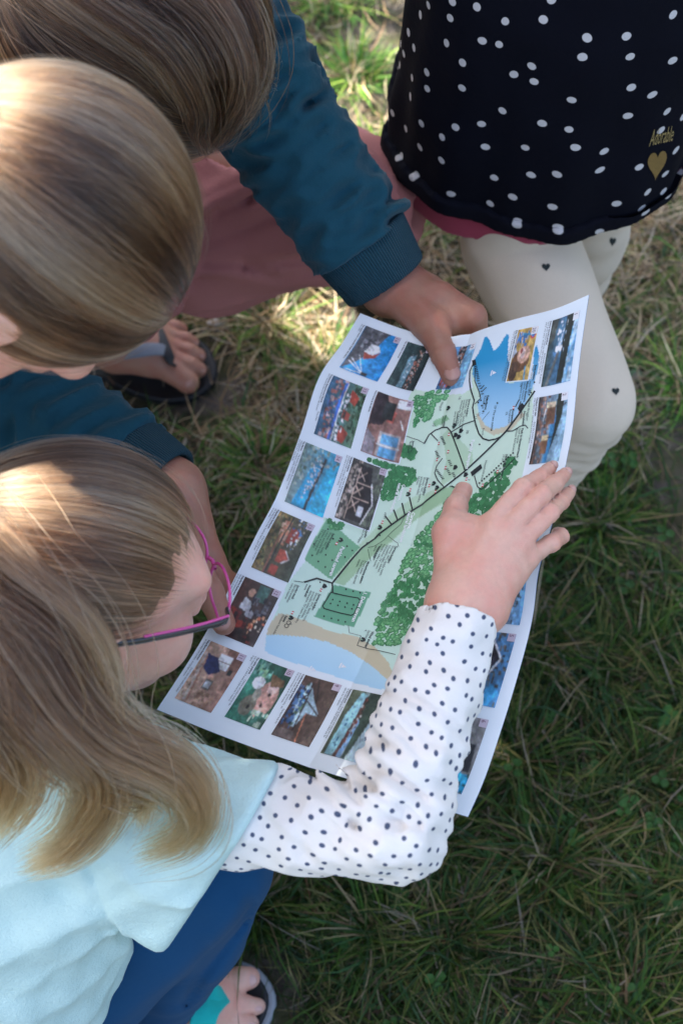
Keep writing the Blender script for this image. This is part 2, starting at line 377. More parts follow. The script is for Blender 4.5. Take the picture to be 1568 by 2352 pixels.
# pebbles that show pale in the turf
M_STONE = plain('grey_stone', (.33, .32, .31), .85, .25, 90, .0006, 300)
peb = [((585, 1150), .006), ((497, 757), .010), ((462, 1212), .006), ((1520, 1570), .008), ((1340, 1085), .007), ((1020, 690), .009), ((1452, 872), .008)]
for k, ((px, py), r) in enumerate(peb):
    d = 1.6 / (math.sin(PITCH) - (1176 - py) / FPX * math.cos(PITCH)); p = at(px, py, d)
    bm = bmesh.new(); bmesh.ops.create_icosphere(bm, subdivisions=2, radius=r)
    for v_ in bm.verts: v_.co = Vector((v_.co.x * 1.2, v_.co.y * .9, v_.co.z * .6)) * (1 + .18 * math.sin(v_.co.x * 900 + k) * math.cos(v_.co.y * 700)) + Vector((p[0], p[1], .012))
    me = bpy.data.meshes.new('pebble'); bm.to_mesh(me); bm.free()
    for f in me.polygons: f.use_smooth = True
    tag(put('pebble', me, M_STONE), ['tiny white pebble in grass left of the map', 'pale pebble beside the black flip-flop toes', 'small pebble below the black flip-flop', 'pebble in dark grass near the right frame edge', 'pebble by the cream trouser knee', 'pebble beside the hand at the top of the map', 'pebble in bare earth right of cream leggings'][k], 'pebble', 'pebbles in the turf')
# ================================================================== unseen tree to the left, built and shaped to cast the group's dappled shade
def perp(P, p0):
    q = P - p0; t = q @ SDIR; return np.linalg.norm(q - t[:, None] * SDIR, axis=1)
LIT = [(at(70, 1120, .92), .034), (at(120, 1180, .93), .018), (at(30, 1085, .92), .022), (at(125, 1110, .93), .012), (at(30, 1200, .88), .024), (at(80, 1250, .89), .014), (at(0, 300, .79), .024), (at(70, 300, .79), .020), (at(30, 400, .79), .020), (at(130, 400, .79), .009), (at(170, 250, .80), .010), (at(-20, 240, .80), .024), (at(60, 215, .81), .016),
       (at(10, 40, 1.04), .022), (at(90, 20, 1.04), .014), (at(60, 90, 1.04), .012), (at(40, 980, 1.80), .06), (at(110, 1190, .89), .012)]
THIN = [(at(520, 730, 1.86), .20, .84), (at(720, 150, 2.05), .24, .84), (at(30, 1000, 1.8), .14, .92), (at(760, 820, 1.85), .12, .8)]
crown_c = np.array([0, .85, .3]) + SDIR * 4.3
tree = empty('shade_tree', (crown_c[0] - .4, crown_c[1] + .3, 0), 'unseen broad-leaved tree on the left, added and shaped to throw the dappled shade', 'tree')
g = np.random.default_rng(31)
bx, by = nrm(np.cross(SDIR, [0, 0, 1])), None; by = np.cross(SDIR, bx)
n = 10000
cl = g.normal(0, 1, (220, 3)); cl = cl / np.linalg.norm(cl, axis=1)[:, None] * g.uniform(0, 1, (220, 1)) ** .4
cc = crown_c + cl[:, :1] * bx * 1.75 + cl[:, 1:2] * by * 1.75 + cl[:, 2:] * SDIR * 1.0
L = cc[g.integers(0, 220, n)] + g.normal(0, .24, (n, 3))
ga, gb = np.meshgrid(np.arange(-1.5, 1.5, .045), np.arange(-1.35, 1.35, .045)); ga = np.tile(ga.ravel(), 10); gb = np.tile(gb.ravel(), 10)          # leaves spread across the sun's path to seal the shade
L2 = crown_c + (ga + g.normal(0, .03, len(ga)))[:, None] * bx + (gb + g.normal(0, .03, len(ga)))[:, None] * by + g.uniform(-.9, .9, len(ga))[:, None] * SDIR
m_ = 1500; L3 = at(860, 1700, .99) + SDIR * 4.0 + g.normal(0, .14, (m_, 1)) * bx + g.normal(0, .14, (m_, 1)) * by + g.uniform(-.8, .8, (m_, 1)) * SDIR   # leaves added to block stray sun on the elbow
L = np.concatenate([L, L2, L3]); n = len(L)
keep = np.ones(n, bool)
for p, r in LIT: keep &= perp(L, p) > r + .016 + g.uniform(-.006, .010, n)  # leaves cut away so sun patches land on hair and turf
for p, r, f in THIN: keep &= (perp(L, p) > r) | (g.uniform(0, 1, n) > f)  # leaves thinned so dappled sun reaches the turf
L = L[keep]; n = len(L); ln_ = g.uniform(.03, .055, n); a = nrm_ = g.normal(0, 1, (n, 3)); a = a / np.linalg.norm(a, axis=1)[:, None]; b = np.cross(a, g.normal(0, 1, (n, 3))); b /= np.linalg.norm(b, axis=1)[:, None]
V = np.stack([L - a * ln_[:, None], L + b * (ln_ * .55)[:, None], L + a * ln_[:, None], L - b * (ln_ * .55)[:, None]], 1)
cm = mesh_np('crown', V.reshape(-1, 3), quads=(np.arange(n) * 4)[:, None] + np.arange(4), smooth=False)
vcol(cm, 'tone', np.repeat(np.array([.05, .11, .025]) * g.uniform(.6, 1.5, (n, 1)), 4, 0))
put('crown', cm, leaf_mat('tree_leaves', trans=.2), tree)
base = np.array([crown_c[0] - .4, crown_c[1] + .3, 0]); top = crown_c + np.array([0, 0, .2])
def trunk_sdf(P):
    d = chain(P, [base + [0, 0, -.1], base + [.05, 0, 1.2], base + [.12, -.1, 2.2], top], [.20, .15, .12, .05], .05)
    for k in range(9):
        s = base + (top - base) * (.45 + .05 * k); e = crown_c + cl[k * 7, 0] * bx * 1.1 + cl[k * 7, 1] * by * 1.1 + cl[k * 7, 2] * SDIR * .7
        if min(perp(np.linspace(s, e, 8), p).min() for p, r in LIT) < .09: continue
        d = smin(d, cap(P, s, e, .05, .012), .05)
    return d + .006 * Sines(5, .12, 5)(P)
put('trunk', sdf_mesh('trunk', trunk_sdf, axis(base[0] - 1.6, base[0] + 2.2, .035), axis(base[1] - 2, base[1] + 1.9, .035), axis(-.1, 5.2, .035)), plain('grey_bark', (.14, .11, .085), .95, .4, 18, .006, 40), tree)
# ------------------------------------------------------------------ the sheet: a smooth patch through its four edges (A3, held by three people)
def spline_edge(rows):
    p = np.array([at(*r) for r in rows]); s = np.concatenate([[0], np.cumsum(np.linalg.norm(np.diff(p, axis=0), axis=1))]); s /= s[-1]
    def f(t):
        t = np.asarray(t, float); i = np.clip(np.searchsorted(s, t) - 1, 0, len(s) - 2)
        m = np.gradient(p, s, axis=0); h = (s[i + 1] - s[i])[:, None]; x = ((t - s[i]) / (s[i + 1] - s[i]))[:, None]
        return ((2 * x ** 3 - 3 * x ** 2 + 1) * p[i] + (x ** 3 - 2 * x ** 2 + x) * h * m[i] + (-2 * x ** 3 + 3 * x ** 2) * p[i + 1] + (x ** 3 - x ** 2) * h * m[i + 1])
    return f
E_L = spline_edge([(827, 719, 1.29), (784, 790, 1.28), (740, 852, 1.267), (690, 995, 1.245), (655, 1090, 1.23), (632, 1145, 1.222), (590, 1225, 1.21), (540, 1325, 1.19), (460, 1475, 1.165), (360, 1630, 1.14)])
E_R = spline_edge([(1352, 676, 1.165), (1336, 784, 1.168), (1324, 884, 1.17), (1314, 984, 1.168), (1299, 1064, 1.162), (1268, 1200, 1.147), (1236, 1314, 1.133), (1224, 1409, 1.12), (1184, 1568, 1.095), (1151, 1675, 1.08), (1104, 1810, 1.06), (1074, 1877, 1.05)])
E_T = spline_edge([(827, 719, 1.29), (924, 755, 1.272), (1010, 776, 1.25), (1064, 766, 1.235), (1184, 732, 1.205), (1284, 705, 1.18), (1352, 676, 1.165)])
E_B = spline_edge([(360, 1630, 1.14), (500, 1687, 1.125), (645, 1740, 1.108), (784, 1785, 1.09), (930, 1832, 1.07), (1074, 1877, 1.05)])
def sheet(u, v):
    """u across the short side, v down the long side, both 0..1"""
    u = np.asarray(u, float).ravel(); v = np.asarray(v, float).ravel(); uu = u[:, None]; vv = v[:, None]
    c00, c10, c01, c11 = E_T(np.array([0.]))[0], E_T(np.array([1.]))[0], E_B(np.array([0.]))[0], E_B(np.array([1.]))[0]
    p = (1 - vv) * E_T(u) + vv * E_B(u) + (1 - uu) * E_L(v) + uu * E_R(v) - ((1 - uu) * (1 - vv) * c00 + uu * (1 - vv) * c10 + (1 - uu) * vv * c01 + uu * vv * c11)
    n0 = SHEET_N
    fold = -.0032 * np.exp(-np.abs(v - .485) / .03) - .0026 * np.exp(-np.abs(u - .5) / .04)          # creases of the folded map
    wave = .004 * np.sin(3.1 * u + 5.2 * v + .4) * np.sin(np.pi * u) * np.sin(np.pi * v)
    return p + (fold * np.sin(np.pi * np.clip(u, 0, 1)) ** .3 + wave)[:, None] * n0
SHEET_N = nrm(np.cross(E_L(np.array([1.]))[0] - E_L(np.array([0.]))[0], E_T(np.array([1.]))[0] - E_T(np.array([0.]))[0]))
def sheet_n(u, v, e=1e-3):
    a = sheet(u + e, v) - sheet(u - e, v); b = sheet(u, v + e) - sheet(u, v - e); n = np.cross(b, a)
    return n / np.linalg.norm(n, axis=1)[:, None]
PICS = {16: (10.0, 60.6, 12.3, 52.2), 17: (10.8, 59.2, 60.5, 89.3), 15: (70.8, 132.1, 11.9, 48.2), 18: (69.8, 130.8, 57.2, 94.4), 14: (142.6, 202.4, 7.7, 43.5), 21: (139.2, 198.1, 53.2, 85.5), 13: (212.2, 272.1, 8.4, 41.0), 12: (282.4, 338.5, 7.5, 39.2), 11: (347.4, 405.2, 7.2, 38.0), 10: (345.1, 403.9, 48.7, 78.3), 9: (345.1, 404.3, 87.8, 118.2), 8: (346.2, 405.8, 127.9, 158.7), 1: (10.2, 65.8, 215.8, 243.2), 20: (11.6, 57.6, 181.2, 201.6), 2: (74.2, 130.6, 215.6, 242.8), 19: (12.7, 57.0, 110.8, 137.7), 3: (145.8, 204.4, 212.9, 241.3), 4: (230.6, 268.2, 217.9, 240.9), 5: (275.8, 336.2, 207.8, 240.1), 6: (346.2, 405.5, 209.1, 238.8)}
FILLS = [('light', [(56.5, 87.6), (64.2, 140.1), (59.0, 148.6), (40.4, 140.4), (26.6, 144.8), (65.1, 208.7), (90.7, 211.2), (127.6, 211.2), (154.2, 211.6), (219.4, 215.6), (264.1, 221.0), (323.3, 188.7), (339.5, 160.4), (330.5, 156.8), (307.3, 126.1), (302.4, 91.0), (313.0, 49.8), (323.6, 43.8), (272.8, 40.6), (247.3, 46.5), (202.0, 44.9), (199.4, 66.6), (132.9, 67.4), (130.7, 90.0)]), ('mid', [(250.7, 79.1), (222.7, 96.8), (203.7, 108.2), (179.1, 124.5), (162.9, 149.3), (152.8, 150.7), (150.7, 137.8), (126.4, 137.9), (101.5, 128.1), (96.1, 133.6), (102.7, 141.2), (119.2, 160.8), (129.0, 163.0), (136.8, 154.8), (149.9, 137.6), (160.1, 115.9), (186.2, 95.3), (205.1, 84.8), (248.2, 74.3)]), ('band', [(215.2, 87.5), (198.8, 92.9), (172.6, 115.3), (150.7, 137.8), (148.8, 157.8), (160.9, 148.7), (179.1, 124.5), (204.1, 106.4), (216.4, 100.1), (255.3, 84.5), (255.7, 75.7)]), ('square', [(201.3, 46.7), (215.8, 84.5), (254.2, 72.8), (245.7, 45.1)]), ('square2', [(257.2, 76.2), (255.8, 108.3), (291.7, 106.4), (293.0, 71.8)]), ('sand', [(301.3, 44.7), (299.8, 51.7), (298.9, 66.6), (300.5, 90.2), (299.3, 112.3), (304.8, 129.3), (316.7, 145.8), (328.5, 157.1), (336.0, 159.0), (331.3, 149.8), (322.2, 133.5), (314.3, 112.7), (310.6, 91.4), (313.0, 72.6), (319.6, 52.7), (323.6, 43.8), (314.4, 42.0)]), ('lake', [(323.6, 43.8), (319.6, 52.7), (313.0, 72.6), (310.6, 91.4), (314.3, 112.7), (322.2, 133.5), (331.3, 149.8), (335.4, 158.0), (338.8, 160.1), (341.6, 148.4), (339.4, 117.5), (337.8, 83.6), (338.7, 55.7), (337.5, 48.7)]), ('sand', [(84.3, 157.4), (98.2, 164.9), (104.4, 176.9), (100.9, 191.7), (87.4, 203.9), (84.6, 199.5), (95.3, 188.8), (98.7, 175.9), (94.5, 167.2), (84.5, 160.7)]), ('sea', [(31.0, 140.4), (25.3, 143.0), (18.1, 144.7), (10.2, 144.7), (8.6, 146.5), (13.0, 150.8), (25.2, 158.8), (25.0, 161.9), (21.9, 164.6), (15.3, 167.0), (12.9, 169.0), (13.5, 171.5), (36.4, 176.7), (43.4, 181.6), (59.2, 183.7), (58.7, 196.6), (57.0, 205.9), (31.2, 201.9), (28.9, 204.0), (36.5, 207.9), (49.0, 209.7), (62.1, 208.1), (71.8, 205.8), (85.7, 199.6), (96.7, 188.2), (99.4, 176.1), (95.3, 168.1), (86.1, 160.9), (74.4, 157.1), (68.6, 159.2), (58.4, 153.1), (44.5, 143.6)]), ('park', [(88.6, 117.2), (82.1, 128.1), (87.2, 132.3), (93.7, 119.7)])]
ROADS = [(1.5, [(266.1, 52.7), (258.0, 61.3), (257.0, 74.6), (215.6, 86.5), (199.1, 95.0), (180.2, 111.6), (162.7, 128.3), (150.7, 142.0), (135.7, 157.7), (121.4, 170.6), (101.6, 188.1), (86.0, 198.9), (68.2, 210.5)]), (1.3, [(257.0, 74.6), (265.5, 78.0)]), (0.9, [(265.7, 76.5), (263.6, 99.8), (265.6, 102.4), (279.6, 102.0), (281.4, 100.1), (282.4, 76.7), (280.5, 74.8), (265.7, 76.5)]), (1.2, [(34.2, 141.5), (41.7, 140.4), (51.8, 143.3), (61.0, 147.4), (72.1, 153.7), (78.4, 153.4), (86.1, 156.0), (94.0, 159.0), (102.3, 163.2), (107.1, 168.1), (108.8, 173.7), (107.8, 180.0), (105.3, 185.1)]), (0.8, [(39.2, 145.0), (52.7, 148.8), (64.2, 156.4), (70.7, 159.6), (75.4, 154.9)]), (0.8, [(101.2, 188.1), (101.0, 194.5), (97.1, 201.2), (96.5, 205.5), (99.3, 208.4)]), (1.1, [(110.2, 113.5), (101.8, 116.2), (96.8, 121.1), (94.1, 126.5), (94.8, 132.0), (98.8, 136.2), (114.8, 145.6), (135.7, 157.7)]), (0.9, [(100.8, 117.9), (106.4, 124.7)]), (0.9, [(99.6, 136.8), (93.0, 148.5), (90.5, 158.0)]), (0.8, [(123.3, 133.4), (129.9, 129.4), (136.8, 129.0), (143.6, 133.8), (150.7, 142.0)]), (0.9, [(140.1, 167.3), (150.0, 172.6), (152.7, 177.0), (140.8, 188.1), (124.3, 201.6)]), (1.2, [(181.9, 95.7), (188.7, 103.7)]), (1.2, [(175.0, 101.7), (184.0, 107.9)]), (1.2, [(167.9, 107.3), (178.8, 113.1)]), (1.2, [(161.4, 112.3), (173.0, 118.1)]), (0.4, [(178.8, 113.1), (187.5, 111.7), (195.2, 106.0), (211.4, 95.8), (214.1, 91.0)]), (0.35, [(199.4, 103.9), (204.2, 113.6), (208.0, 116.1)]), (0.35, [(215.8, 91.8), (226.7, 98.8)]), (0.35, [(291.2, 101.6), (297.8, 105.0), (298.1, 115.1)]), (0.5, [(298.1, 115.1), (307.5, 115.5), (308.3, 134.8), (309.5, 149.8)]), (0.5, [(268.5, 44.7), (266.3, 52.3)]), (0.5, [(104.5, 95.4), (107.3, 107.2), (110.2, 113.5)]), (0.9, [(80.7, 194.1), (74.5, 196.8)]), (0.7, [(81.9, 197.1), (76.1, 198.7)]), (0.35, [(90.9, 164.6), (83.6, 170.0)]), (0.9, [(61.5, 157.4), (58.6, 159.9)]), (0.8, [(64.6, 159.0), (60.9, 162.7)])]
BLOCKS = [[(136.9, 162.9), (129.6, 170.9), (133.5, 173.0), (140.9, 165.5)], [(81.9, 196.3), (77.3, 199.7), (80.0, 202.9), (85.7, 199.2)], [(30.7, 138.9), (31.1, 142.7), (36.4, 145.4), (37.4, 142.1)], [(146.6, 172.7), (145.7, 173.8), (147.0, 174.8), (147.9, 173.8)], [(144.7, 174.5), (143.8, 175.5), (145.0, 176.6), (145.9, 175.5)], [(142.7, 176.2), (141.8, 177.3), (143.1, 178.3), (144.0, 177.2)], [(140.8, 178.0), (139.9, 179.0), (141.1, 180.1), (142.0, 179.0)], [(138.9, 179.7), (138.0, 180.8), (139.2, 181.8), (140.1, 180.7)], [(136.9, 181.5), (136.0, 182.5), (137.3, 183.6), (138.1, 182.5)], [(135.0, 183.2), (134.1, 184.3), (135.3, 185.3), (136.2, 184.2)], [(133.1, 185.0), (132.2, 186.1), (133.4, 187.1), (134.3, 186.0)], [(131.2, 186.8), (130.3, 187.9), (131.5, 188.9), (132.4, 187.8)], [(129.3, 188.6), (128.4, 189.6), (129.6, 190.7), (130.4, 189.6)], [(127.4, 190.3), (126.5, 191.4), (127.7, 192.4), (128.6, 191.3)], [(125.5, 192.1), (124.6, 193.2), (125.8, 194.2), (126.7, 193.1)], [(123.6, 193.9), (122.7, 195.0), (124.0, 196.0), (124.8, 194.9)], [(121.8, 195.7), (120.9, 196.8), (122.1, 197.8), (122.9, 196.7)], [(119.9, 197.5), (119.1, 198.6), (120.3, 199.6), (121.1, 198.5)], [(211.0, 51.3), (209.8, 52.0), (210.8, 53.1), (211.8, 52.4)], [(228.9, 46.6), (227.8, 47.3), (228.7, 48.4), (229.8, 47.6)], [(239.4, 49.3), (238.3, 50.1), (239.3, 51.0), (240.3, 50.3)], [(242.6, 56.0), (241.5, 56.8), (242.5, 57.8), (243.5, 57.0)], [(245.2, 63.3), (244.0, 64.1), (245.0, 65.0), (246.0, 64.2)], [(217.6, 59.3), (216.4, 60.0), (217.4, 61.1), (218.4, 60.3)], [(234.3, 59.6), (233.2, 60.4), (234.1, 61.4), (235.1, 60.6)], [(236.6, 66.5), (235.4, 67.3), (236.4, 68.2), (237.4, 67.5)], [(227.5, 69.7), (226.4, 70.5), (227.3, 71.5), (228.4, 70.7)], [(229.6, 75.4), (228.5, 76.2), (229.5, 77.2), (230.5, 76.4)], [(219.2, 73.0), (218.1, 73.7), (219.1, 74.8), (220.1, 74.1)], [(221.4, 78.8), (220.3, 79.6), (221.3, 80.6), (222.3, 79.9)], [(247.2, 68.7), (246.1, 69.5), (247.0, 70.5), (248.1, 69.7)], [(258.4, 86.5), (257.4, 87.3), (258.4, 88.3), (259.4, 87.5)], [(258.4, 92.8), (257.4, 93.7), (258.5, 94.7), (259.4, 93.8)], [(258.2, 99.0), (257.2, 99.8), (258.4, 100.8), (259.3, 100.0)], [(271.9, 79.5), (270.8, 80.3), (271.9, 81.2), (272.8, 80.5)], [(271.4, 85.5), (270.4, 86.3), (271.4, 87.2), (272.4, 86.5)], [(271.0, 91.9), (270.0, 92.7), (271.1, 93.7), (272.0, 92.9)], [(271.1, 97.7), (270.1, 98.5), (271.2, 99.5), (272.1, 98.7)], [(276.1, 79.1), (275.0, 79.9), (276.1, 80.9), (277.0, 80.1)], [(275.5, 85.4), (274.4, 86.2), (275.5, 87.2), (276.4, 86.4)], [(275.2, 91.5), (274.2, 92.3), (275.3, 93.3), (276.2, 92.5)], [(275.1, 97.6), (274.2, 98.4), (275.3, 99.4), (276.2, 98.6)], [(289.4, 78.6), (288.3, 79.4), (289.3, 80.4), (290.3, 79.6)], [(289.1, 85.0), (288.1, 85.8), (289.1, 86.8), (290.1, 86.1)], [(288.8, 91.0), (287.8, 91.8), (288.9, 92.8), (289.8, 92.1)], [(288.7, 97.1), (287.7, 97.9), (288.8, 98.9), (289.7, 98.1)], [(260.5, 64.1), (259.4, 64.9), (260.4, 65.8), (261.4, 65.0)], [(76.1, 175.5), (75.6, 176.7), (76.8, 177.6), (77.3, 176.5)], [(82.6, 163.5), (82.0, 164.7), (83.2, 165.5), (83.7, 164.4)], [(99.5, 173.5), (98.9, 174.7), (100.1, 175.5), (100.6, 174.4)], [(72.4, 159.1), (71.8, 160.2), (73.1, 161.2), (73.6, 160.1)], [(74.2, 157.0), (73.6, 158.1), (74.9, 159.0), (75.4, 157.9)], [(75.5, 163.0), (75.0, 164.2), (76.2, 165.1), (76.7, 164.0)], [(77.3, 160.9), (76.7, 162.1), (78.0, 162.9), (78.5, 161.8)], [(72.1, 164.8), (71.6, 166.0), (72.9, 166.9), (73.4, 165.8)], [(60.3, 207.7), (59.8, 208.9), (61.1, 209.7), (61.5, 208.6)], [(70.7, 204.6), (70.2, 205.8), (71.4, 206.6), (71.9, 205.5)], [(69.0, 206.0), (68.5, 207.2), (69.7, 208.0), (70.2, 206.9)], [(111.8, 156.3), (111.2, 157.5), (112.5, 158.3), (113.0, 157.3)], [(111.8, 164.8), (111.2, 165.9), (112.4, 166.8), (112.9, 165.7)], [(200.0, 95.1), (199.1, 96.2), (200.2, 97.0), (200.9, 96.1)], [(210.2, 87.5), (209.1, 88.3), (210.2, 89.4), (211.2, 88.7)], [(129.3, 192.5), (128.7, 193.6), (129.9, 194.5), (130.5, 193.5)], [(102.8, 126.5), (102.7, 129.2), (103.5, 129.4), (103.5, 126.7)], [(104.2, 127.5), (104.1, 130.1), (104.9, 130.3), (105.0, 127.6)], [(105.6, 128.4), (105.5, 131.0), (106.2, 131.2), (106.4, 128.6)], [(107.0, 129.3), (106.9, 131.9), (107.6, 132.1), (107.7, 129.5)], [(108.4, 130.2), (108.2, 132.8), (108.9, 133.0), (109.1, 130.4)], [(109.7, 131.1), (109.6, 133.7), (110.3, 133.9), (110.5, 131.3)], [(116.1, 123.9), (115.7, 126.3), (116.4, 126.5), (116.8, 124.0)], [(117.3, 124.8), (117.1, 127.4), (117.9, 127.6), (118.0, 124.9)], [(118.7, 125.9), (118.5, 128.5), (119.3, 128.7), (119.4, 126.0)], [(120.1, 127.0), (120.0, 129.6), (120.7, 129.8), (120.9, 127.2)], [(121.5, 128.1), (121.4, 130.8), (122.1, 130.9), (122.3, 128.3)], [(133.8, 129.1), (133.6, 131.6), (134.3, 131.8), (134.5, 129.3)], [(135.3, 130.5), (135.0, 133.0), (135.7, 133.2), (136.0, 130.7)], [(136.7, 131.9), (136.4, 134.4), (137.2, 134.5), (137.5, 132.1)], [(138.1, 133.2), (137.8, 135.7), (138.6, 135.9), (138.9, 133.4)], [(139.6, 134.6), (139.2, 137.1), (140.0, 137.2), (140.3, 134.8)], [(141.0, 136.0), (140.6, 138.4), (141.4, 138.6), (141.7, 136.2)], [(142.4, 137.3), (142.0, 139.7), (142.8, 139.9), (143.1, 137.5)], [(125.4, 138.9), (125.1, 141.4), (125.9, 141.5), (126.2, 139.1)], [(127.1, 140.0), (126.8, 142.4), (127.5, 142.6), (127.8, 140.2)], [(128.7, 141.1), (128.4, 143.5), (129.1, 143.7), (129.5, 141.3)], [(130.4, 142.2), (130.0, 144.6), (130.8, 144.7), (131.1, 142.4)], [(133.5, 139.2), (133.2, 141.6), (133.9, 141.8), (134.2, 139.4)], [(135.1, 140.5), (134.8, 142.8), (135.5, 143.0), (135.9, 140.6)], [(136.8, 141.7), (136.4, 144.1), (137.2, 144.3), (137.5, 141.9)], [(138.4, 142.9), (138.1, 145.3), (138.8, 145.5), (139.2, 143.1)], [(137.3, 145.5), (136.9, 147.9), (137.7, 148.1), (138.0, 145.7)], [(138.8, 146.6), (138.4, 148.9), (139.1, 149.1), (139.5, 146.8)], [(140.3, 147.6), (139.9, 150.0), (140.6, 150.2), (141.0, 147.8)], [(141.8, 148.7), (141.4, 151.0), (142.1, 151.2), (142.5, 148.9)], [(149.4, 146.9), (149.0, 149.3), (149.7, 149.5), (150.1, 147.1)], [(149.9, 148.5), (149.5, 150.8), (150.3, 151.0), (150.6, 148.7)], [(150.4, 150.1), (150.0, 152.4), (150.8, 152.6), (151.2, 150.3)], [(150.9, 151.6), (150.5, 153.9), (151.3, 154.1), (151.7, 151.8)], [(151.4, 153.2), (151.0, 155.5), (151.8, 155.7), (152.2, 153.4)], [(37.6, 144.0), (37.7, 146.7), (38.5, 147.0), (38.4, 144.2)], [(39.5, 144.9), (39.6, 147.6), (40.4, 147.9), (40.3, 145.2)], [(41.4, 145.8), (41.5, 148.5), (42.3, 148.8), (42.2, 146.1)], [(43.3, 146.8), (43.3, 149.5), (44.2, 149.7), (44.1, 147.0)], [(45.1, 147.7), (45.2, 150.4), (46.0, 150.6), (45.9, 148.0)], [(47.0, 148.6), (47.0, 151.2), (47.9, 151.5), (47.8, 148.9)], [(48.9, 149.5), (48.9, 152.1), (49.7, 152.4), (49.7, 149.8)], [(50.7, 150.4), (50.7, 153.0), (51.5, 153.2), (51.5, 150.6)], [(52.9, 151.1), (52.9, 153.6), (53.7, 153.9), (53.7, 151.3)], [(55.7, 152.7), (55.7, 155.3), (56.4, 155.5), (56.5, 153.0)], [(58.4, 154.4), (58.4, 156.9), (59.2, 157.1), (59.2, 154.6)], [(61.1, 156.0), (61.1, 158.5), (61.8, 158.7), (61.9, 156.2)], [(63.8, 157.5), (63.7, 160.0), (64.5, 160.2), (64.6, 157.7)], [(66.4, 159.0), (66.3, 161.5), (67.1, 161.7), (67.2, 159.2)]]
HOUSES = [(215.9, 66.4), (262.4, 69.5), (193.3, 94.2), (159.1, 110.5), (146.8, 130.8), (151.0, 135.0), (93.8, 138.7), (99.1, 145.9), (102.7, 141.6), (104.5, 144.8), (139.2, 159.0), (132.3, 147.6), (301.6, 55.5), (301.2, 117.8), (76.4, 129.0)]
FLAGS = [(220.4, 64.7), (267.1, 68.1), (188.2, 95.1), (154.8, 111.4), (148.6, 126.9), (154.7, 134.7), (101.5, 135.0), (109.0, 126.5), (124.1, 128.3), (117.6, 137.5), (132.4, 138.5), (143.2, 160.8), (148.8, 177.2), (136.5, 187.9), (296.6, 54.9), (81.3, 192.5), (84.2, 198.6)]
WOODS = [(230, [(302.9, 127.6), (274.5, 119.6), (260.6, 122.3), (238.3, 125.1), (220.9, 125.0), (195.1, 129.6), (179.2, 141.6), (162.9, 145.2), (158.9, 152.3), (154.7, 175.4), (121.6, 197.7), (127.3, 203.1), (162.0, 197.6), (201.0, 180.6), (236.0, 161.2), (260.9, 158.1), (282.1, 155.4), (296.9, 153.3), (300.7, 143.3)]), (60, [(135.9, 59.8), (133.9, 76.1), (134.0, 90.8), (135.7, 109.7), (147.7, 114.7), (151.1, 103.6), (166.8, 97.8), (170.9, 88.8), (152.5, 85.6), (138.9, 88.0)]), (34, [(64.3, 90.9), (57.2, 115.2), (56.9, 123.3), (65.8, 124.0), (72.9, 116.1), (86.7, 113.2), (96.8, 100.9), (81.9, 99.6)]), (12, [(112.3, 93.8), (117.2, 107.3), (127.7, 105.7), (122.7, 94.2)]), (8, [(202.3, 49.1), (200.8, 62.9), (207.3, 61.4), (207.4, 53.3)])]
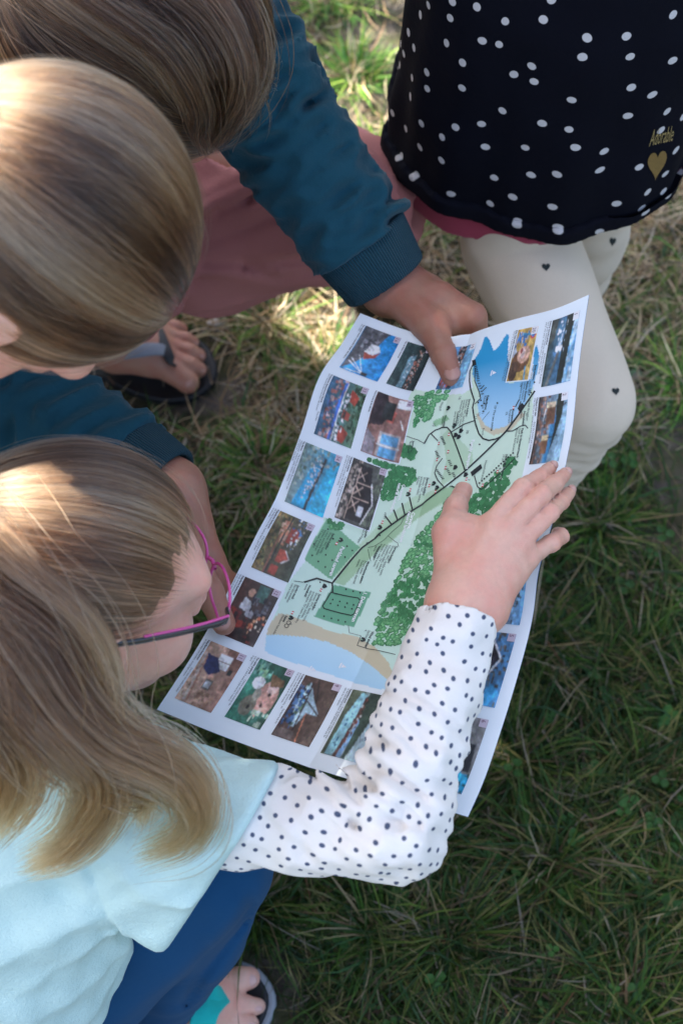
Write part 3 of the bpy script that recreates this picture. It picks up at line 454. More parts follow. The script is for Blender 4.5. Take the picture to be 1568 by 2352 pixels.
LABELS = [('Parkland caravan', (221.0, 72.7), 3.3, 1, 1), ('1. Delux caravan', (256.9, 105.6), 3.3, 1, 1), ('Caravans,', (150.4, 105.8), 3.0, 1, 1), ('natural landscape', (149.6, 102.0), 3.0, 1, 1), ('Caravans,', (174.9, 120.9), 3.0, 1, 1), ('natural landscape', (174.7, 117.8), 3.0, 1, 1), ('Family camping', (107.6, 160.5), 3.2, 1, 1), ('Service building|Shower, WC, family|room, accessible toilet,|kitchen, dishwasher,|TV room, laundry.', (212.6, 59.5), 2.0, 0, 0), ('Service building|Shower, WC, family room,|accessible toilet, kitchen,|dishwasher, TV room,|laundry, toilet waste|disposal station', (207.7, 115.2), 2.1, 0, 0), ('Motorhome station|Fresh water|Toilet waste disposal|station', (227.3, 98.2), 2.1, 0, 0), ('Household|waste', (210.6, 101.1), 2.0, 0, 0), ('Recycling|Glass and paper', (195.8, 84.7), 2.0, 0, 0), ('Jogging track|Nordstrandviken|nature reserve', (271.1, 50.7), 2.0, 0, 0), ('Household|waste', (266.6, 59.4), 2.0, 0, 0), ('Service building|Shower, WC, family room,|accessible toilet, kitchen,|dishwasher, TV room, laundry.', (271.0, 69.6), 2.0, 0, 0), ('Sauna|Outdoor hot tubs', (301.2, 52.6), 2.0, 0, 0), ('3.', (299.7, 57.8), 2.2, 0, 0), ('2.', (306.0, 58.5), 2.2, 0, 0), ('Wind shelter/|barbecue|4.', (291.6, 123.4), 2.2, 0, 0), ('Storsand nature|reserve and beach', (303.2, 157.5), 2.2, 0, 0), ('Service building|Shower, WC, family room,|accessible toilet, kitchen,|dishwasher, TV room, ', (70.4, 150.0), 1.9, 0, 0), ('Conference/|party building', (80.9, 141.3), 1.9, 0, 0), ('Minigolf', (69.9, 122.4), 2.0, 0, 0), ('The rabbit|paddock', (83.1, 129.2), 1.9, 0, 0), ('10', (90.4, 119.9), 2.6, 0, 0), ('Self-catering cottages|23-37', (121.2, 194.0), 2.0, 0, 0), ('Path to Storsand beach|Golf course|Brittas Restaurant', (99.0, 204.3), 2.0, 0, 0), ('Hotell Bryggbyn', (74.5, 207.8), 2.1, 0, 0), ('Household|waste', (84.5, 204.4), 2.0, 0, 0), ('Fiskarfänget|Restaurant', (68.7, 167.1), 2.0, 0, 0), ('19 The sea suite', (78.3, 176.1), 2.3, 0, 0), ('Kompassen|Restaurant', (82.5, 193.5), 2.0, 0, 0), ('15.', (84.1, 188.0), 2.4, 0, 0), ('Marina. Showers,|toilets, kitchen,|television room.', (59.3, 203.0), 1.9, 0, 0), ('Boat station,|fresh water, septic tank.', (45.8, 208.2), 1.9, 0, 0), ('Beach', (97.6, 168.1), 2.0, 0, 0), ('16', (66.2, 139.9), 2.6, 0, 0), ('17', (66.6, 159.1), 2.4, 0, 0), ('13', (86.3, 159.3), 2.4, 0, 0), ('12', (83.4, 161.7), 2.4, 0, 0), ('11', (82.1, 165.2), 2.4, 0, 0), ('18', (65.3, 207.1), 2.4, 0, 0), ('14', (60.3, 197.4), 2.4, 0, 0), ('9.', (95.5, 139.4), 2.4, 0, 0), ('20.', (98.7, 153.6), 2.4, 0, 0), ('Household waste', (126.5, 176.2), 2.0, 0, 0), ('7', (142.9, 164.0), 2.4, 0, 0), ('69-77', (178.9, 96.4), 2.0, 0, 0), ('Jogging to|Skogspudd', (108.7, 104.2), 2.0, 0, 0), ('Service building|Shower, WC, laundry,|accessible toilet,|kitchen.', (141.1, 124.5), 2.0, 0, 0), ('6.', (133.0, 191.1), 2.4, 0, 0)]
SAILS = [(47.8, 165.1), (328.7, 111.3), (338.5, 89.9)]
# ================================================================== the printed camping map
def inside(poly, X, Y):
    r = np.zeros(X.shape, bool); n = len(poly)
    for i in range(n):
        x0, y0 = poly[i]; x1, y1 = poly[(i + 1) % n]
        if y0 == y1: continue
        r ^= ((Y > y0) != (Y > y1)) & (X < (x1 - x0) * (Y - y0) / (y1 - y0) + x0)
    return r
MAP_W, MAP_H = 420.0, 250.0
def on_sheet(X, Y, lift):
    u = np.clip(np.asarray(Y, float) / MAP_H, .0005, .9995); v = np.clip(np.asarray(X, float) / MAP_W, .0005, .9995)
    return sheet(u, v) + sheet_n(u, v) * lift
def gridmesh(name, X, Y, cols, lift, flip=False):
    nx, ny = X.shape; P = on_sheet(X.ravel(), Y.ravel(), lift); i = np.arange(nx * ny).reshape(nx, ny)
    q = np.stack([i[:-1, :-1], i[1:, :-1], i[1:, 1:], i[:-1, 1:]], -1).reshape(-1, 4)
    if flip: q = q[:, ::-1]
    me = mesh_np(name, P, quads=q)
    if cols is not None: vcol(me, 'ink', cols.reshape(-1, 3))
    return me
def ink_mat(name, rough=.42, tint=1.0):
    n = N(name); c = n.attr('ink').outputs['Color']
    c = n.mix(n.math('MULTIPLY', n.noise(35, 3), .03), c, (.55, .55, .58))
    n.bsdf(Base_Color=c, Roughness=rough, Specular_IOR_Level=.45, Normal=n.bump(n.noise(60, 3), .0006)); return n.m
M_INK = ink_mat('printed_paper'); M_PHOTO = ink_mat('printed_photo_gloss', .33)
M_BACK = plain('blue_map_back', (.03, .16, .42), .45)
paper = empty('camping_map', on_sheet([210], [125], 0)[0], 'large printed camping map sheet with photo panels around a green site plan', 'map')
INK = dict(light=(.60, .78, .62), mid=(.50, .70, .47), band=(.36, .58, .33), square=(.20, .47, .27), square2=(.15, .43, .26), sand=(.66, .60, .42), lake=(.36, .66, .90), sea=(.05, .38, .68), park=(.30, .56, .30))
WHITE = np.array([.84, .91, .95])
GX, GY = np.meshgrid(np.linspace(0, MAP_W, 421), np.linspace(0, MAP_H, 251), indexing='ij')
col = np.tile(WHITE, GX.shape + (1,))
for k, poly in FILLS:
    m = inside(poly, GX, GY); c = np.array(INK[k])
    if k == 'sea':
        t = np.clip((GX - 35) / 55, 0, 1)[..., None]; cc = (1 - t) * np.array([.02, .33, .62]) + t * np.array([.45, .72, .92]); col[m] = cc[m]
    elif k == 'lake':
        t = np.clip((GX - 300) / 60, 0, 1)[..., None]; cc = (1 - t) * np.array([.60, .84, .95]) + t * np.array([.40, .70, .93]); col[m] = cc[m]
    elif k == 'light':
        t = np.clip((GX - 60) / 280, 0, 1)[..., None]; cc = (1 - t) * np.array([.68, .85, .66]) + t * np.array([.64, .87, .76]); col[m] = cc[m]
    elif k in ('band', 'mid'): col[m] = col[m] * .15 + c * .85
    else: col[m] = c
gridm = gridmesh('sheet', GX, GY, col, 0)
put('printed_sheet', gridm, M_INK, paper)
put('sheet_back', gridmesh('sheet_back', *np.meshgrid(np.linspace(0, MAP_W, 120), np.linspace(0, MAP_H, 80), indexing='ij'), None, -.0006, True), M_BACK, paper)

# ---- little printed photographs: colours laid out on a fine grid, reading direction = down the long side
def paint(ops, nx=66, ny=46, seed=0):
    g = np.random.default_rng(seed); s, t = np.meshgrid(np.linspace(0, 1, nx), np.linspace(0, 1, ny), indexing='ij'); im = np.zeros((nx, ny, 3))
    for op in ops:
        k = op[0]
        if k == 'g': im[:] = np.array(op[1]) * (1 - t[..., None]) + np.array(op[2]) * t[..., None]
        elif k == 'p': im[inside(op[2], s, t)] = op[1]
        elif k == 'e':
            c, x, y, rx, ry = op[1:]; im[((s - x) / rx) ** 2 + ((t - y) / ry) ** 2 < 1] = c
        elif k == 'l':
            c, x0, y0, x1, y1, wd = op[1:]; dx, dy = x1 - x0, y1 - y0; q = np.clip(((s - x0) * dx + (t - y0) * dy) / (dx * dx + dy * dy), 0, 1)
            im[np.hypot((s - x0 - q * dx) * 1.45, t - y0 - q * dy) < wd] = c
        elif k == 'sp':                                   # small flecks (leaves, boats, people, crockery) inside a polygon
            n, cs, poly, sz = op[1:]; m0 = inside(poly, s, t)
            for _ in range(n):
                x, y = g.uniform(min(p[0] for p in poly), max(p[0] for p in poly)), g.uniform(min(p[1] for p in poly), max(p[1] for p in poly))
                m = (np.abs(s - x) < sz * g.uniform(.4, 1.3)) & (np.abs(t - y) < sz * g.uniform(.4, 1.5)) & m0; im[m] = np.array(cs[g.integers(len(cs))]) * g.uniform(.7, 1.25)
    b = np.pad(im, ((1, 1), (1, 1), (0, 0)), 'edge'); im = .5 * im + .125 * (b[2:, 1:-1] + b[:-2, 1:-1] + b[1:-1, 2:] + b[1:-1, :-2])
    for cell, amp in ((9, .24), (4, .22), (2, .16)):      # photographic unevenness at several sizes
        r = g.normal(0, 1, (nx // cell + 2, ny // cell + 2)); x = np.arange(nx) / cell; y = np.arange(ny) / cell; i, j = x.astype(int), y.astype(int); fx, fy = (x - i)[:, None], (y - j)[None]
        v = r[i][:, j] * (1 - fx) * (1 - fy) + r[i + 1][:, j] * fx * (1 - fy) + r[i][:, j + 1] * (1 - fx) * fy + r[i + 1][:, j + 1] * fx * fy
        im = im * np.exp(amp * v)[..., None]
    return np.clip(im * (1 + g.normal(0, .05, im.shape)), 0, .92)
U = [(0, 0), (1, 0), (1, 1), (0, 1)]
def box(x0, y0, x1, y1): return [(x0, y0), (x1, y0), (x1, y1), (x0, y1)]
sky_b, wat, red, wht, drk, grn = (.10, .42, .78), (.02, .42, .70), (.38, .06, .04), (.85, .85, .84), (.03, .035, .035), (.05, .10, .05)
ART = {
 16: [('g', (.05, .40, .78), (.03, .30, .72)), ('p', (.13, .13, .14), [(0, 0), (1, 0), (.8, .22), (.62, .36), (.45, .4), (.3, .55), (.12, .62), (0, .7)]), ('sp', 60, [(.3, .3, .33), (.08, .08, .09)], [(0, .2), (.5, .1), (.4, .4), (0, .7)], .03), ('p', wht, [(.3, .38), (.5, .3), (.52, .52), (.4, .68), (.3, .58)]), ('p', (.45, .09, .06), [(.5, .3), (.66, .38), (.55, .62), (.42, .68), (.52, .52)]), ('l', wht, .7, .1, .95, .55, .012), ('l', wht, .78, .08, .95, .55, .012), ('l', wht, .98, .1, .95, .55, .012), ('l', wht, .6, .25, .95, .55, .008), ('p', drk, box(.91, .52, .99, .68))],
 17: [('g', (.05, .09, .09), (.02, .03, .03)), ('p', (.16, .30, .36), [(.3, .3), (1, .35), (1, .55), (.2, .55)]), ('sp', 90, [(.55, .26, .18), (.6, .5, .45), (.3, .1, .07)], [(.1, .5), (1, .6), (1, .78), (.1, .75)], .022), ('sp', 30, [(.7, .75, .8)], [(.2, .35), (.9, .4), (.9, .5), (.2, .5)], .015)],
 15: [('g', (.04, .12, .22), (.10, .22, .12)), ('sp', 120, [grn, (.02, .05, .03), (.12, .2, .14)], [(0, .6), (1, .7), (1, 1), (0, 1)], .035), ('sp', 110, [(.32, .12, .10), (.5, .35, .33), (.06, .14, .3)], [(0, .1), (1, .1), (1, .45), (0, .45)], .03), ('l', (.05, .16, .55), .05, .42, .98, .38, .03), ('l', wht, .05, .47, .98, .44, .012), ('p', red, [(.1, .6), (.3, .6), (.35, .8), (.2, .86)]), ('p', (.33, .07, .05), [(.45, .55), (.62, .55), (.6, .74), (.5, .76)]), ('p', red, [(.7, .58), (.95, .56), (.98, .74), (.8, .82)]), ('sp', 60, [wht, drk], [(.1, .48), (1, .46), (1, .62), (.1, .64)], .02)],
 18: [('g', (.30, .16, .13), (.36, .20, .17)), ('p', (.04, .03, .035), [(0, 0), (.55, 0), (.5, .35), (.3, .5), (0, .3)]), ('p', (.55, .14, .11), [(.2, .55), (.42, .45), (.42, .62), (.25, .66)]), ('p', drk, box(.1, .3, .4, .58)), ('p', (.85, .85, .85), box(.02, .6, .16, .98)), ('p', (.55, .48, .45), box(.6, .35, .98, .9)), ('p', (.16, .42, .68), box(.62, .4, .78, .86)), ('p', (.14, .40, .66), box(.82, .4, .97, .86)), ('l', wht, .8, .35, .8, .9, .02), ('l', wht, .7, .4, .7, .86, .01), ('l', wht, .35, .8, .5, .92, .014), ('p', (.32, .28, .30), [(.6, 0), (1, 0), (1, .3), (.75, .28)])],
 14: [('g', (.20, .28, .26), (.02, .42, .68)), ('p', (.02, .36, .62), [(.3, .35), (1, .15), (1, .6), (.25, .62)]), ('p', (.03, .46, .72), [(.2, .75), (1, .6), (1, 1), (.3, 1)]), ('sp', 120, [(.22, .32, .25), (.10, .17, .13), (.4, .48, .42)], [(0, 0), (.9, 0), (.3, .4), (.25, 1), (0, 1)], .03), ('l', drk, .15, .62, 1, .5, .035), ('sp', 110, [(.75, .78, .8), (.3, .3, .32)], [(.1, .35), (.6, .35), (.95, .3), (.6, .58), (.15, .62)], .016)],
 21: [('g', (.05, .05, .05), (.10, .11, .10)), ('sp', 70, [(.14, .17, .12), (.06, .07, .06)], [(0, .8), (1, .7), (1, 1), (0, 1)], .04), ('p', (.02, .02, .025), [(.05, .25), (.95, .2), (.95, .75), (.6, .86), (.3, .7), (.05, .6)]), ('sp', 60, [(.5, .42, .36), (.35, .28, .24)], [(0, 0), (1, 0), (1, .2), (0, .3)], .03)] + [('l', (.62, .47, .38), a, b, c, d, .011) for a, b, c, d in ((.1, .3, .95, .24), (.1, .5, .95, .5), (.15, .28, .3, .5), (.3, .28, .15, .5), (.4, .28, .55, .5), (.55, .28, .4, .5), (.62, .27, .8, .5), (.8, .27, .62, .5), (.35, .3, .35, .75), (.6, .28, .6, .75))] + [('l', wht, .3, .7, .62, .88, .014), ('l', wht, .62, .88, .95, .72, .014), ('p', (.5, .52, .55), box(.7, .52, .85, .68))],
 13: [('g', (.14, .10, .05), (.05, .07, .05)), ('sp', 120, [(.25, .17, .06), (.16, .16, .07), (.05, .06, .03)], [(0, 0), (1, 0), (1, .35), (0, .5)], .035), ('sp', 60, [(.5, .2, .12), (.55, .35, .25)], [(.1, .2), (.5, .3), (.5, .5), (.1, .45)], .03), ('p', red, [(.18, .5), (.42, .5), (.42, .66), (.3, .8), (.18, .68)]), ('p', (.42, .08, .05), [(.55, .45), (.76, .45), (.76, .62), (.66, .78), (.55, .62)]), ('p', red, box(.82, .42, .98, .6)), ('sp', 60, [wht, (.6, .5, .4), (.05, .18, .42)], [(0, .5), (.5, .55), (.5, .75), (0, .9)], .018), ('l', drk, 0, .42, 1, .34, .02), ('l', (.25, .10, .07), .4, .3, 1, .3, .03), ('l', wht, .55, .62, .66, .78, .012), ('l', wht, .66, .78, .76, .62, .012)],
 12: [('g', (.06, .02, .015), (.05, .04, .04)), ('sp', 60, [(.25, .03, .02), (.12, .02, .02), (.03, .02, .02)], [(.5, 0), (1, 0), (1, .9), (.6, .6)], .05), ('p', (.05, .12, .10), box(.03, .45, .3, .75)), ('e', (.55, .3, .2), .2, .35, .07, .09), ('p', (.5, .5, .52), [(.3, .25), (.5, .2), (.52, .5), (.35, .45)]), ('p', (.38, .38, .4), [(.45, .45), (.58, .4), (.6, .6), (.5, .62)]), ('sp', 26, [(.9, .45, .25), (.95, .8, .65), (.7, .2, .1)], [(.4, .65), (.85, .6), (.8, .95), (.5, 1)], .025), ('sp', 40, [(.12, .12, .14), (.02, .02, .03)], [(.2, .4), (.55, .5), (.5, .9), (.2, .9)], .035)],
 11: [('g', (.60, .40, .29), (.36, .20, .15)), ('p', (.22, .11, .08), box(0, .55, .3, 1)), ('p', (.80, .80, .80), box(.12, .42, .34, .75)), ('l', (.2, .1, .08), .23, .42, .23, .75, .01), ('p', (.025, .035, .10), [(.18, .1), (.42, .18), (.5, .42), (.38, .62), (.2, .4)]), ('e', (.55, .30, .22), .52, .48, .06, .08), ('p', (.16, .14, .12), box(.55, .4, .72, .62)), ('p', (.55, .57, .58), box(.58, .44, .69, .58)), ('l', (.62, .52, .45), .2, .05, .95, .2, .03), ('l', (.45, .22, .15), .25, .12, .95, .28, .02), ('p', (.03, .04, .04), box(.3, .78, .4, .9)), ('sp', 40, [(.3, .17, .11), (.46, .3, .2)], box(.75, .4, 1, .9), .03), ('sp', 40, [(.6, .5, .4), (.35, .2, .14)], box(.25, 0, .95, .15), .02)],
 10: [('g', (.05, .22, .15), (.03, .09, .06)), ('e', (.30, .55, .30), .15, .3, .12, .2), ('sp', 30, [(.2, .45, .35), (.03, .12, .08)], box(0, 0, .25, .5), .04), ('e', (.62, .34, .27), .55, .68, .30, .27), ('e', (.75, .52, .46), .36, .72, .10, .14), ('e', (.55, .27, .24), .25, .82, .06, .08), ('p', (.22, .13, .07), [(.15, .5), (.35, .62), (.3, .95), (.2, .9)]), ('e', (.05, .04, .04), .47, .72, .035, .04), ('e', (.05, .04, .04), .66, .66, .035, .04), ('e', (.20, .19, .14), .72, .35, .17, .2), ('e', (.32, .30, .24), .52, .42, .1, .1), ('e', (.02, .02, .02), .74, .38, .035, .045), ('e', (.8, .82, .82), .35, .3, .1, .16), ('sp', 22, [(.45, .55, .42), (.08, .25, .18)], box(.75, .5, 1, 1), .05)],
 9: [('g', (.10, .06, .05), (.12, .08, .06)), ('p', (.45, .62, .70), [(.08, .25), (.35, .55), (.55, .85), (.55, .5), (.8, .4), (.8, .25), (.3, .1)]), ('sp', 60, [(.1, .17, .1), (.05, .18, .35), (.4, .5, .5)], [(.08, .2), (.4, .4), (.8, .35), (.8, .25), (.3, .1)], .03), ('sp', 70, [(.04, .12, .28), (.1, .2, .38), (.02, .03, .05)], [(.15, 0), (.85, .05), (.85, .3), (.2, .3)], .03), ('l', (.05, .03, .03), .1, .3, .85, .42, .02), ('l', (.06, .04, .03), .3, .2, .55, .85, .018), ('l', (.6, .22, .12), .55, .5, 1, .62, .012), ('p', (.13, .10, .09), box(.85, 0, 1, .5)), ('l', (.05, .035, .03), 0, .4, .35, .6, .03)],
 8: [('g', (.22, .25, .16), (.45, .62, .72)), ('p', (.10, .12, .08), [(0, 0), (1, 0), (1, .1), (.5, .18), (0, .4)]), ('p', (.35, .66, .74), [(.02, .3), (.4, .12), (1, .1), (1, .3), (.4, .42), (.05, .48)]), ('l', (.12, .06, .05), .1, .5, 1, .38, .06), ('p', (.05, .08, .06), [(0, .5), (1, .55), (1, .62), (.5, .78), (.15, .9), (0, .95)]), ('p', (.22, .40, .62), [(.4, .5), (1, .4), (1, .52), (.45, .56)]), ('sp', 50, [(.3, .07, .05), (.6, .6, .58), drk], [(.1, .45), (.8, .38), (.8, .5), (.1, .56)], .018), ('sp', 10, [(.02, .12, .25)], [(.2, .25), (.95, .15), (.95, .28), (.2, .38)], .02)],
 1: [('g', (.03, .05, .04), (.10, .32, .58)), ('p', (.30, .52, .70), [(0, .78), (1, .68), (1, 1), (0, 1)]), ('sp', 40, [(.14, .38, .62), (.5, .66, .78)], [(0, .78), (1, .7), (1, 1), (0, 1)], .06), ('p', (.015, .025, .02), [(0, .55), (1, .5), (1, .7), (.6, .76), (0, .85)]), ('sp', 40, [(.7, .75, .8), (.3, .4, .5)], [(.05, .35), (.6, .35), (.6, .62), (.05, .6)], .02), ('p', wht, [(.16, .3), (.22, .45), (.26, .28)]), ('p', wht, box(.42, .3, .5, .52)), ('p', (.10, .26, .50), [(.5, .22), (.58, .3), (.6, .42), (.52, .36)]), ('p', (.06, .07, .06), [(0, 0), (.4, 0), (.3, .2), (0, .25)]), ('l', (.13, .14, .13), .55, .4, 1, .15, .05)],
 20: [('g', (.55, .35, .08), (.60, .40, .12)), ('p', (.55, .60, .70), [(.05, 0), (.35, .1), (.55, .3), (.55, 0)]), ('e', (.16, .07, .03), .62, .45, .22, .42), ('e', (.62, .36, .26), .5, .55, .17, .30), ('e', (.75, .55, .50), .48, .5, .1, .12), ('e', (.3, .06, .05), .43, .42, .05, .06), ('sp', 24, [(.05, .2, .5), (.6, .6, .65)], box(.05, 0, .35, .6), .05), ('e', (.55, .05, .05), .14, .82, .08, .14), ('e', (.05, .15, .45), .15, .84, .04, .08), ('l', (.06, .35, .6), .1, .3, .14, .8, .03), ('l', (.06, .35, .6), .75, .75, 1, .8, .03), ('e', (.10, .05, .03), .82, .2, .2, .2)],
 2: [('g', (.05, .03, .02), (.35, .58, .75)), ('p', (.02, .03, .02), [(0, .9), (0, .65), (.6, .6), (1, .5), (.3, .85)]), ('p', (.06, .26, .50), [(.3, .5), (1, .42), (1, .56), (.3, .66)]), ('sp', 110, [(.25, .13, .09), (.4, .26, .2), (.1, .05, .04)], [(0, .05), (1, .05), (1, .35), (0, .45)], .025), ('p', (.24, .12, .07), box(.12, .32, .42, .62)), ('p', (.75, .62, .40), box(.1, .3, .18, .62)), ('p', (.22, .11, .06), box(.6, .25, .85, .48)), ('p', (.78, .62, .35), box(.58, .25, .65, .48)), ('l', drk, .17, .6, .16, .98, .012), ('l', drk, .62, .45, .6, .75, .012), ('l', wht, .2, .28, .35, .22, .012)],
 19: [('g', (.05, .20, .42), (.25, .52, .74)), ('p', (.02, .03, .04), [(0, .35), (1, .35), (1, .48), (.4, .62), (0, .6)]), ('sp', 40, [(.45, .18, .12), (.5, .5, .5)], [(0, .35), (.5, .35), (.5, .6), (0, .6)], .025), ('sp', 20, [(.45, .1, .08), (.2, .15, .15)], box(.75, .05, 1, .4), .04)],
 3: [('g', (.10, .12, .10), (.35, .55, .72)), ('sp', 60, [grn, (.1, .12, .1)], [(0, 0), (1, 0), (1, .5), (0, .6)], .04)],
 4: [('g', (.30, .26, .28), (.18, .46, .76)), ('p', (.40, .30, .32), box(.3, 0, 1, .18)), ('sp', 140, [(.04, .05, .05), (.08, .10, .09), (.14, .17, .18)], [(.05, .3), (1, .2), (1, .75), (.5, .95), (.05, .9)], .028), ('sp', 26, [(.35, .62, .85)], box(.2, .3, 1, .9), .03)],
 5: [('g', (.05, .05, .06), (.10, .30, .55)), ('sp', 90, [(.16, .15, .12), (.08, .08, .07), (.10, .3, .52)], [(0, .5), (1, .4), (1, 1), (0, 1)], .035), ('p', (.03, .03, .04), [(0, 0), (.85, 0), (.78, .3), (.35, .78), (0, .4)]), ('l', (.85, .85, .85), .05, .42, .36, .8, .02), ('l', (.85, .85, .85), .36, .8, .8, .38, .02), ('p', (.5, .52, .55), box(.5, .1, .66, .4)), ('p', (.04, .05, .06), box(.52, .14, .64, .36)), ('p', (.06, .34, .62), [(.7, .75), (.95, .5), (1, .8), (.8, .98)])],
 6: [('g', (.04, .05, .05), (.25, .24, .23)), ('p', (.22, .21, .20), box(0, .3, .3, 1)), ('p', (.03, .03, .035), [(.3, .0), (.72, 0), (.72, .95), (.35, .9)]), ('p', (.7, .74, .78), box(.24, .4, .4, .7)), ('p', (.05, .08, .12), box(.27, .45, .37, .66)), ('p', (.02, .36, .62), box(.74, .1, 1, 1)), ('sp', 60, [(.02, .07, .06), (.05, .5, .8)], box(.72, 0, 1, 1), .035), ('sp', 26, [(.7, .7, .72)], box(.15, 0, .45, .3), .03)]}
PICS[4] = (213.0, 268.2, 212.0, 240.9)
for k, (X0, X1, Y0, Y1) in PICS.items():
    im = paint(ART[k], seed=k); nx, ny = im.shape[:2]
    gx, gy = np.meshgrid(np.linspace(X0, X1, nx), np.linspace(Y0, Y1, ny), indexing='ij')
    if k in (18, 20, 21):                                # white keyline round the pictures that overlap the plan
        kx, ky = np.meshgrid(np.linspace(X0 - 1, X1 + 1, 70), np.linspace(Y0 - 1, Y1 + 1, 50), indexing='ij')
        put('picture_border', gridmesh('picture_border', kx, ky, np.tile(WHITE, kx.shape + (1,)), .00022), M_INK, paper)
    put('printed_picture', gridmesh('printed_picture', gx, gy, im, .0004), M_PHOTO, paper)

# ---- drawn lines, blocks, flags, trees: flat ink shapes that follow the sheet
class Ink:
    def __init__(s): s.v = []; s.t = []; s.c = []; s.n = 0
    def add(s, v2, tris, colr):
        s.v.append(np.asarray(v2, float)); s.t.append(np.asarray(tris, int) + s.n); s.c.append(np.tile(colr, (len(v2), 1))); s.n += len(v2)
    def quad(s, q, colr): s.add(q, [(0, 1, 2), (0, 2, 3)], colr)
    def fan(s, poly, colr): s.add(poly, [(0, i, i + 1) for i in range(1, len(poly) - 1)], colr)
    def line(s, pts, wd, colr):
        P = np.array(pts, float); Q = [P[0]]
        for a, b in zip(P[:-1], P[1:]):
            n = max(1, int(np.hypot(*(b - a)) / 2.5)); Q += [a + (b - a) * i / n for i in range(1, n + 1)]
        Q = np.array(Q); T = np.gradient(Q, axis=0); T /= np.linalg.norm(T, axis=1)[:, None] + 1e-9; Nn = np.stack([-T[:, 1], T[:, 0]], 1) * wd / 2
        v = np.concatenate([Q + Nn, Q - Nn]); m = len(Q)
        s.add(v, [t for i in range(m - 1) for t in ((i, i + 1, m + i), (i + 1, m + i + 1, m + i))], colr)
    def build(s, name, lift):
        v = np.concatenate(s.v); t = np.concatenate(s.t)
        a, b, c = v[t[:, 0]], v[t[:, 1]], v[t[:, 2]]; cr = (b - a)[:, 0] * (c - a)[:, 1] - (b - a)[:, 1] * (c - a)[:, 0]
        t[cr < 0] = t[cr < 0][:, ::-1]
        me = mesh_np(name, on_sheet(v[:, 0], v[:, 1], lift), tris=t, smooth=False); vcol(me, 'ink', np.concatenate(s.c))
        return put(name, me, M_INK, paper)
BLK = (.012, .018, .02)
tr = Ink(); g = np.random.default_rng(3)
for n_, poly in WOODS:
    a = np.array(poly); k = 0; lo, hi = a.min(0), a.max(0)
    while k < n_ * 3.0:
        p = g.uniform(lo, hi)
        if not inside(poly, np.array([p[0]]), np.array([p[1]]))[0]: continue
        k += 1; r0 = g.uniform(1.9, 2.8); th = np.linspace(0, 2 * np.pi, 11)[:-1]; sh = g.uniform(.75, 1.25)
        for rr, cc in ((1.0, (.05, .24, .09)), (.82, (.13, .42, .17)), (.42, (.24, .56, .26))):
            q = p + (np.stack([np.cos(th), np.sin(th)], 1) * (rr * r0 * (1 + .22 * np.cos(5 * th + k)))[:, None]) + (0 if rr == 1 else g.normal(0, .35, 2))
            tr.fan([tuple(p_) for p_ in q], tuple(x * sh for x in cc))
tr.build('printed_woods', .00032)['kind'] = 'stuff'
ln = Ink()
for wd, pts in ROADS: ln.line(pts, wd * 1.05, BLK)
for q in BLOCKS: ln.quad(q, BLK)
for (x, y) in HOUSES: ln.fan([(x - 2.2, y - 1.6), (x + 2.0, y - 1.6), (x + 2.0, y + .7), (x - .1, y + 2.5), (x - 2.2, y + .7)], BLK); ln.quad([(x - .5, y - 1.6), (x + .6, y - 1.6), (x + .6, y - .2), (x - .5, y - .2)], (.2, .42, .26))
for (x, y) in FLAGS:
    for j in range(3): ln.quad([(x - 1.5 + j, y - .9), (x - .5 + j, y - .9), (x - .5 + j, y + .9), (x - 1.5 + j, y + .9)], ((.6, .08, .06), (.9, .9, .9), (.6, .08, .06))[j])
for (x, y) in SAILS: ln.fan([(x - 3, y - .6), (x + 3, y - .6), (x + 2, y - 1.8), (x - 2, y - 1.8)], (.9, .92, .94)); ln.fan([(x - 1.8, y), (x + 1.8, y), (x + .3, y + 4)], (.9, .92, .94))
for (x, y, rr) in ((306.4, 55.7, 1.7), (309.7, 55.2, 1.7)): ln.line([(x + rr * math.cos(a), y + rr * math.sin(a)) for a in np.linspace(0, 6.3, 14)], .5, BLK)
ln.build('printed_roads_and_symbols', .00055)['kind'] = 'stuff'

# ---- lettering
def text2d(txt, size, bold=False, slant=0.0):
    cu = bpy.data.curves.new('t', 'FONT'); cu.body = txt; cu.size = size; cu.resolution_u = 2; cu.fill_mode = 'FRONT'; cu.shear = slant
    if bold: cu.offset = size * .03
    o = bpy.data.objects.new('t', cu); C.objects.link(o); dg = bpy.context.evaluated_depsgraph_get(); me = bpy.data.meshes.new_from_object(o.evaluated_get(dg))
    me.calc_loop_triangles(); v = verts_of(me)[:, :2].astype(float); t = np.array([tuple(a.vertices) for a in me.loop_triangles], int).reshape(-1, 3)
    bpy.data.objects.remove(o); bpy.data.curves.remove(cu); bpy.data.meshes.remove(me); return v, t
tx = Ink()
def write(txt, X, Y, size, colr, bold=False):
    v, t = text2d(txt, size * 1.35, bold)
    if len(t): tx.add(v + np.array([X, Y]), t, colr)
for t_, (X, Y), sz, wh, bold in LABELS:
    for i, l in enumerate(t_.split('|')): write(l, X, Y - sz * .9 - i * sz * 1.25, sz, (.93, .96, .93) if wh else (.03, .045, .045), bold or (i == 0 and '|' in t_))
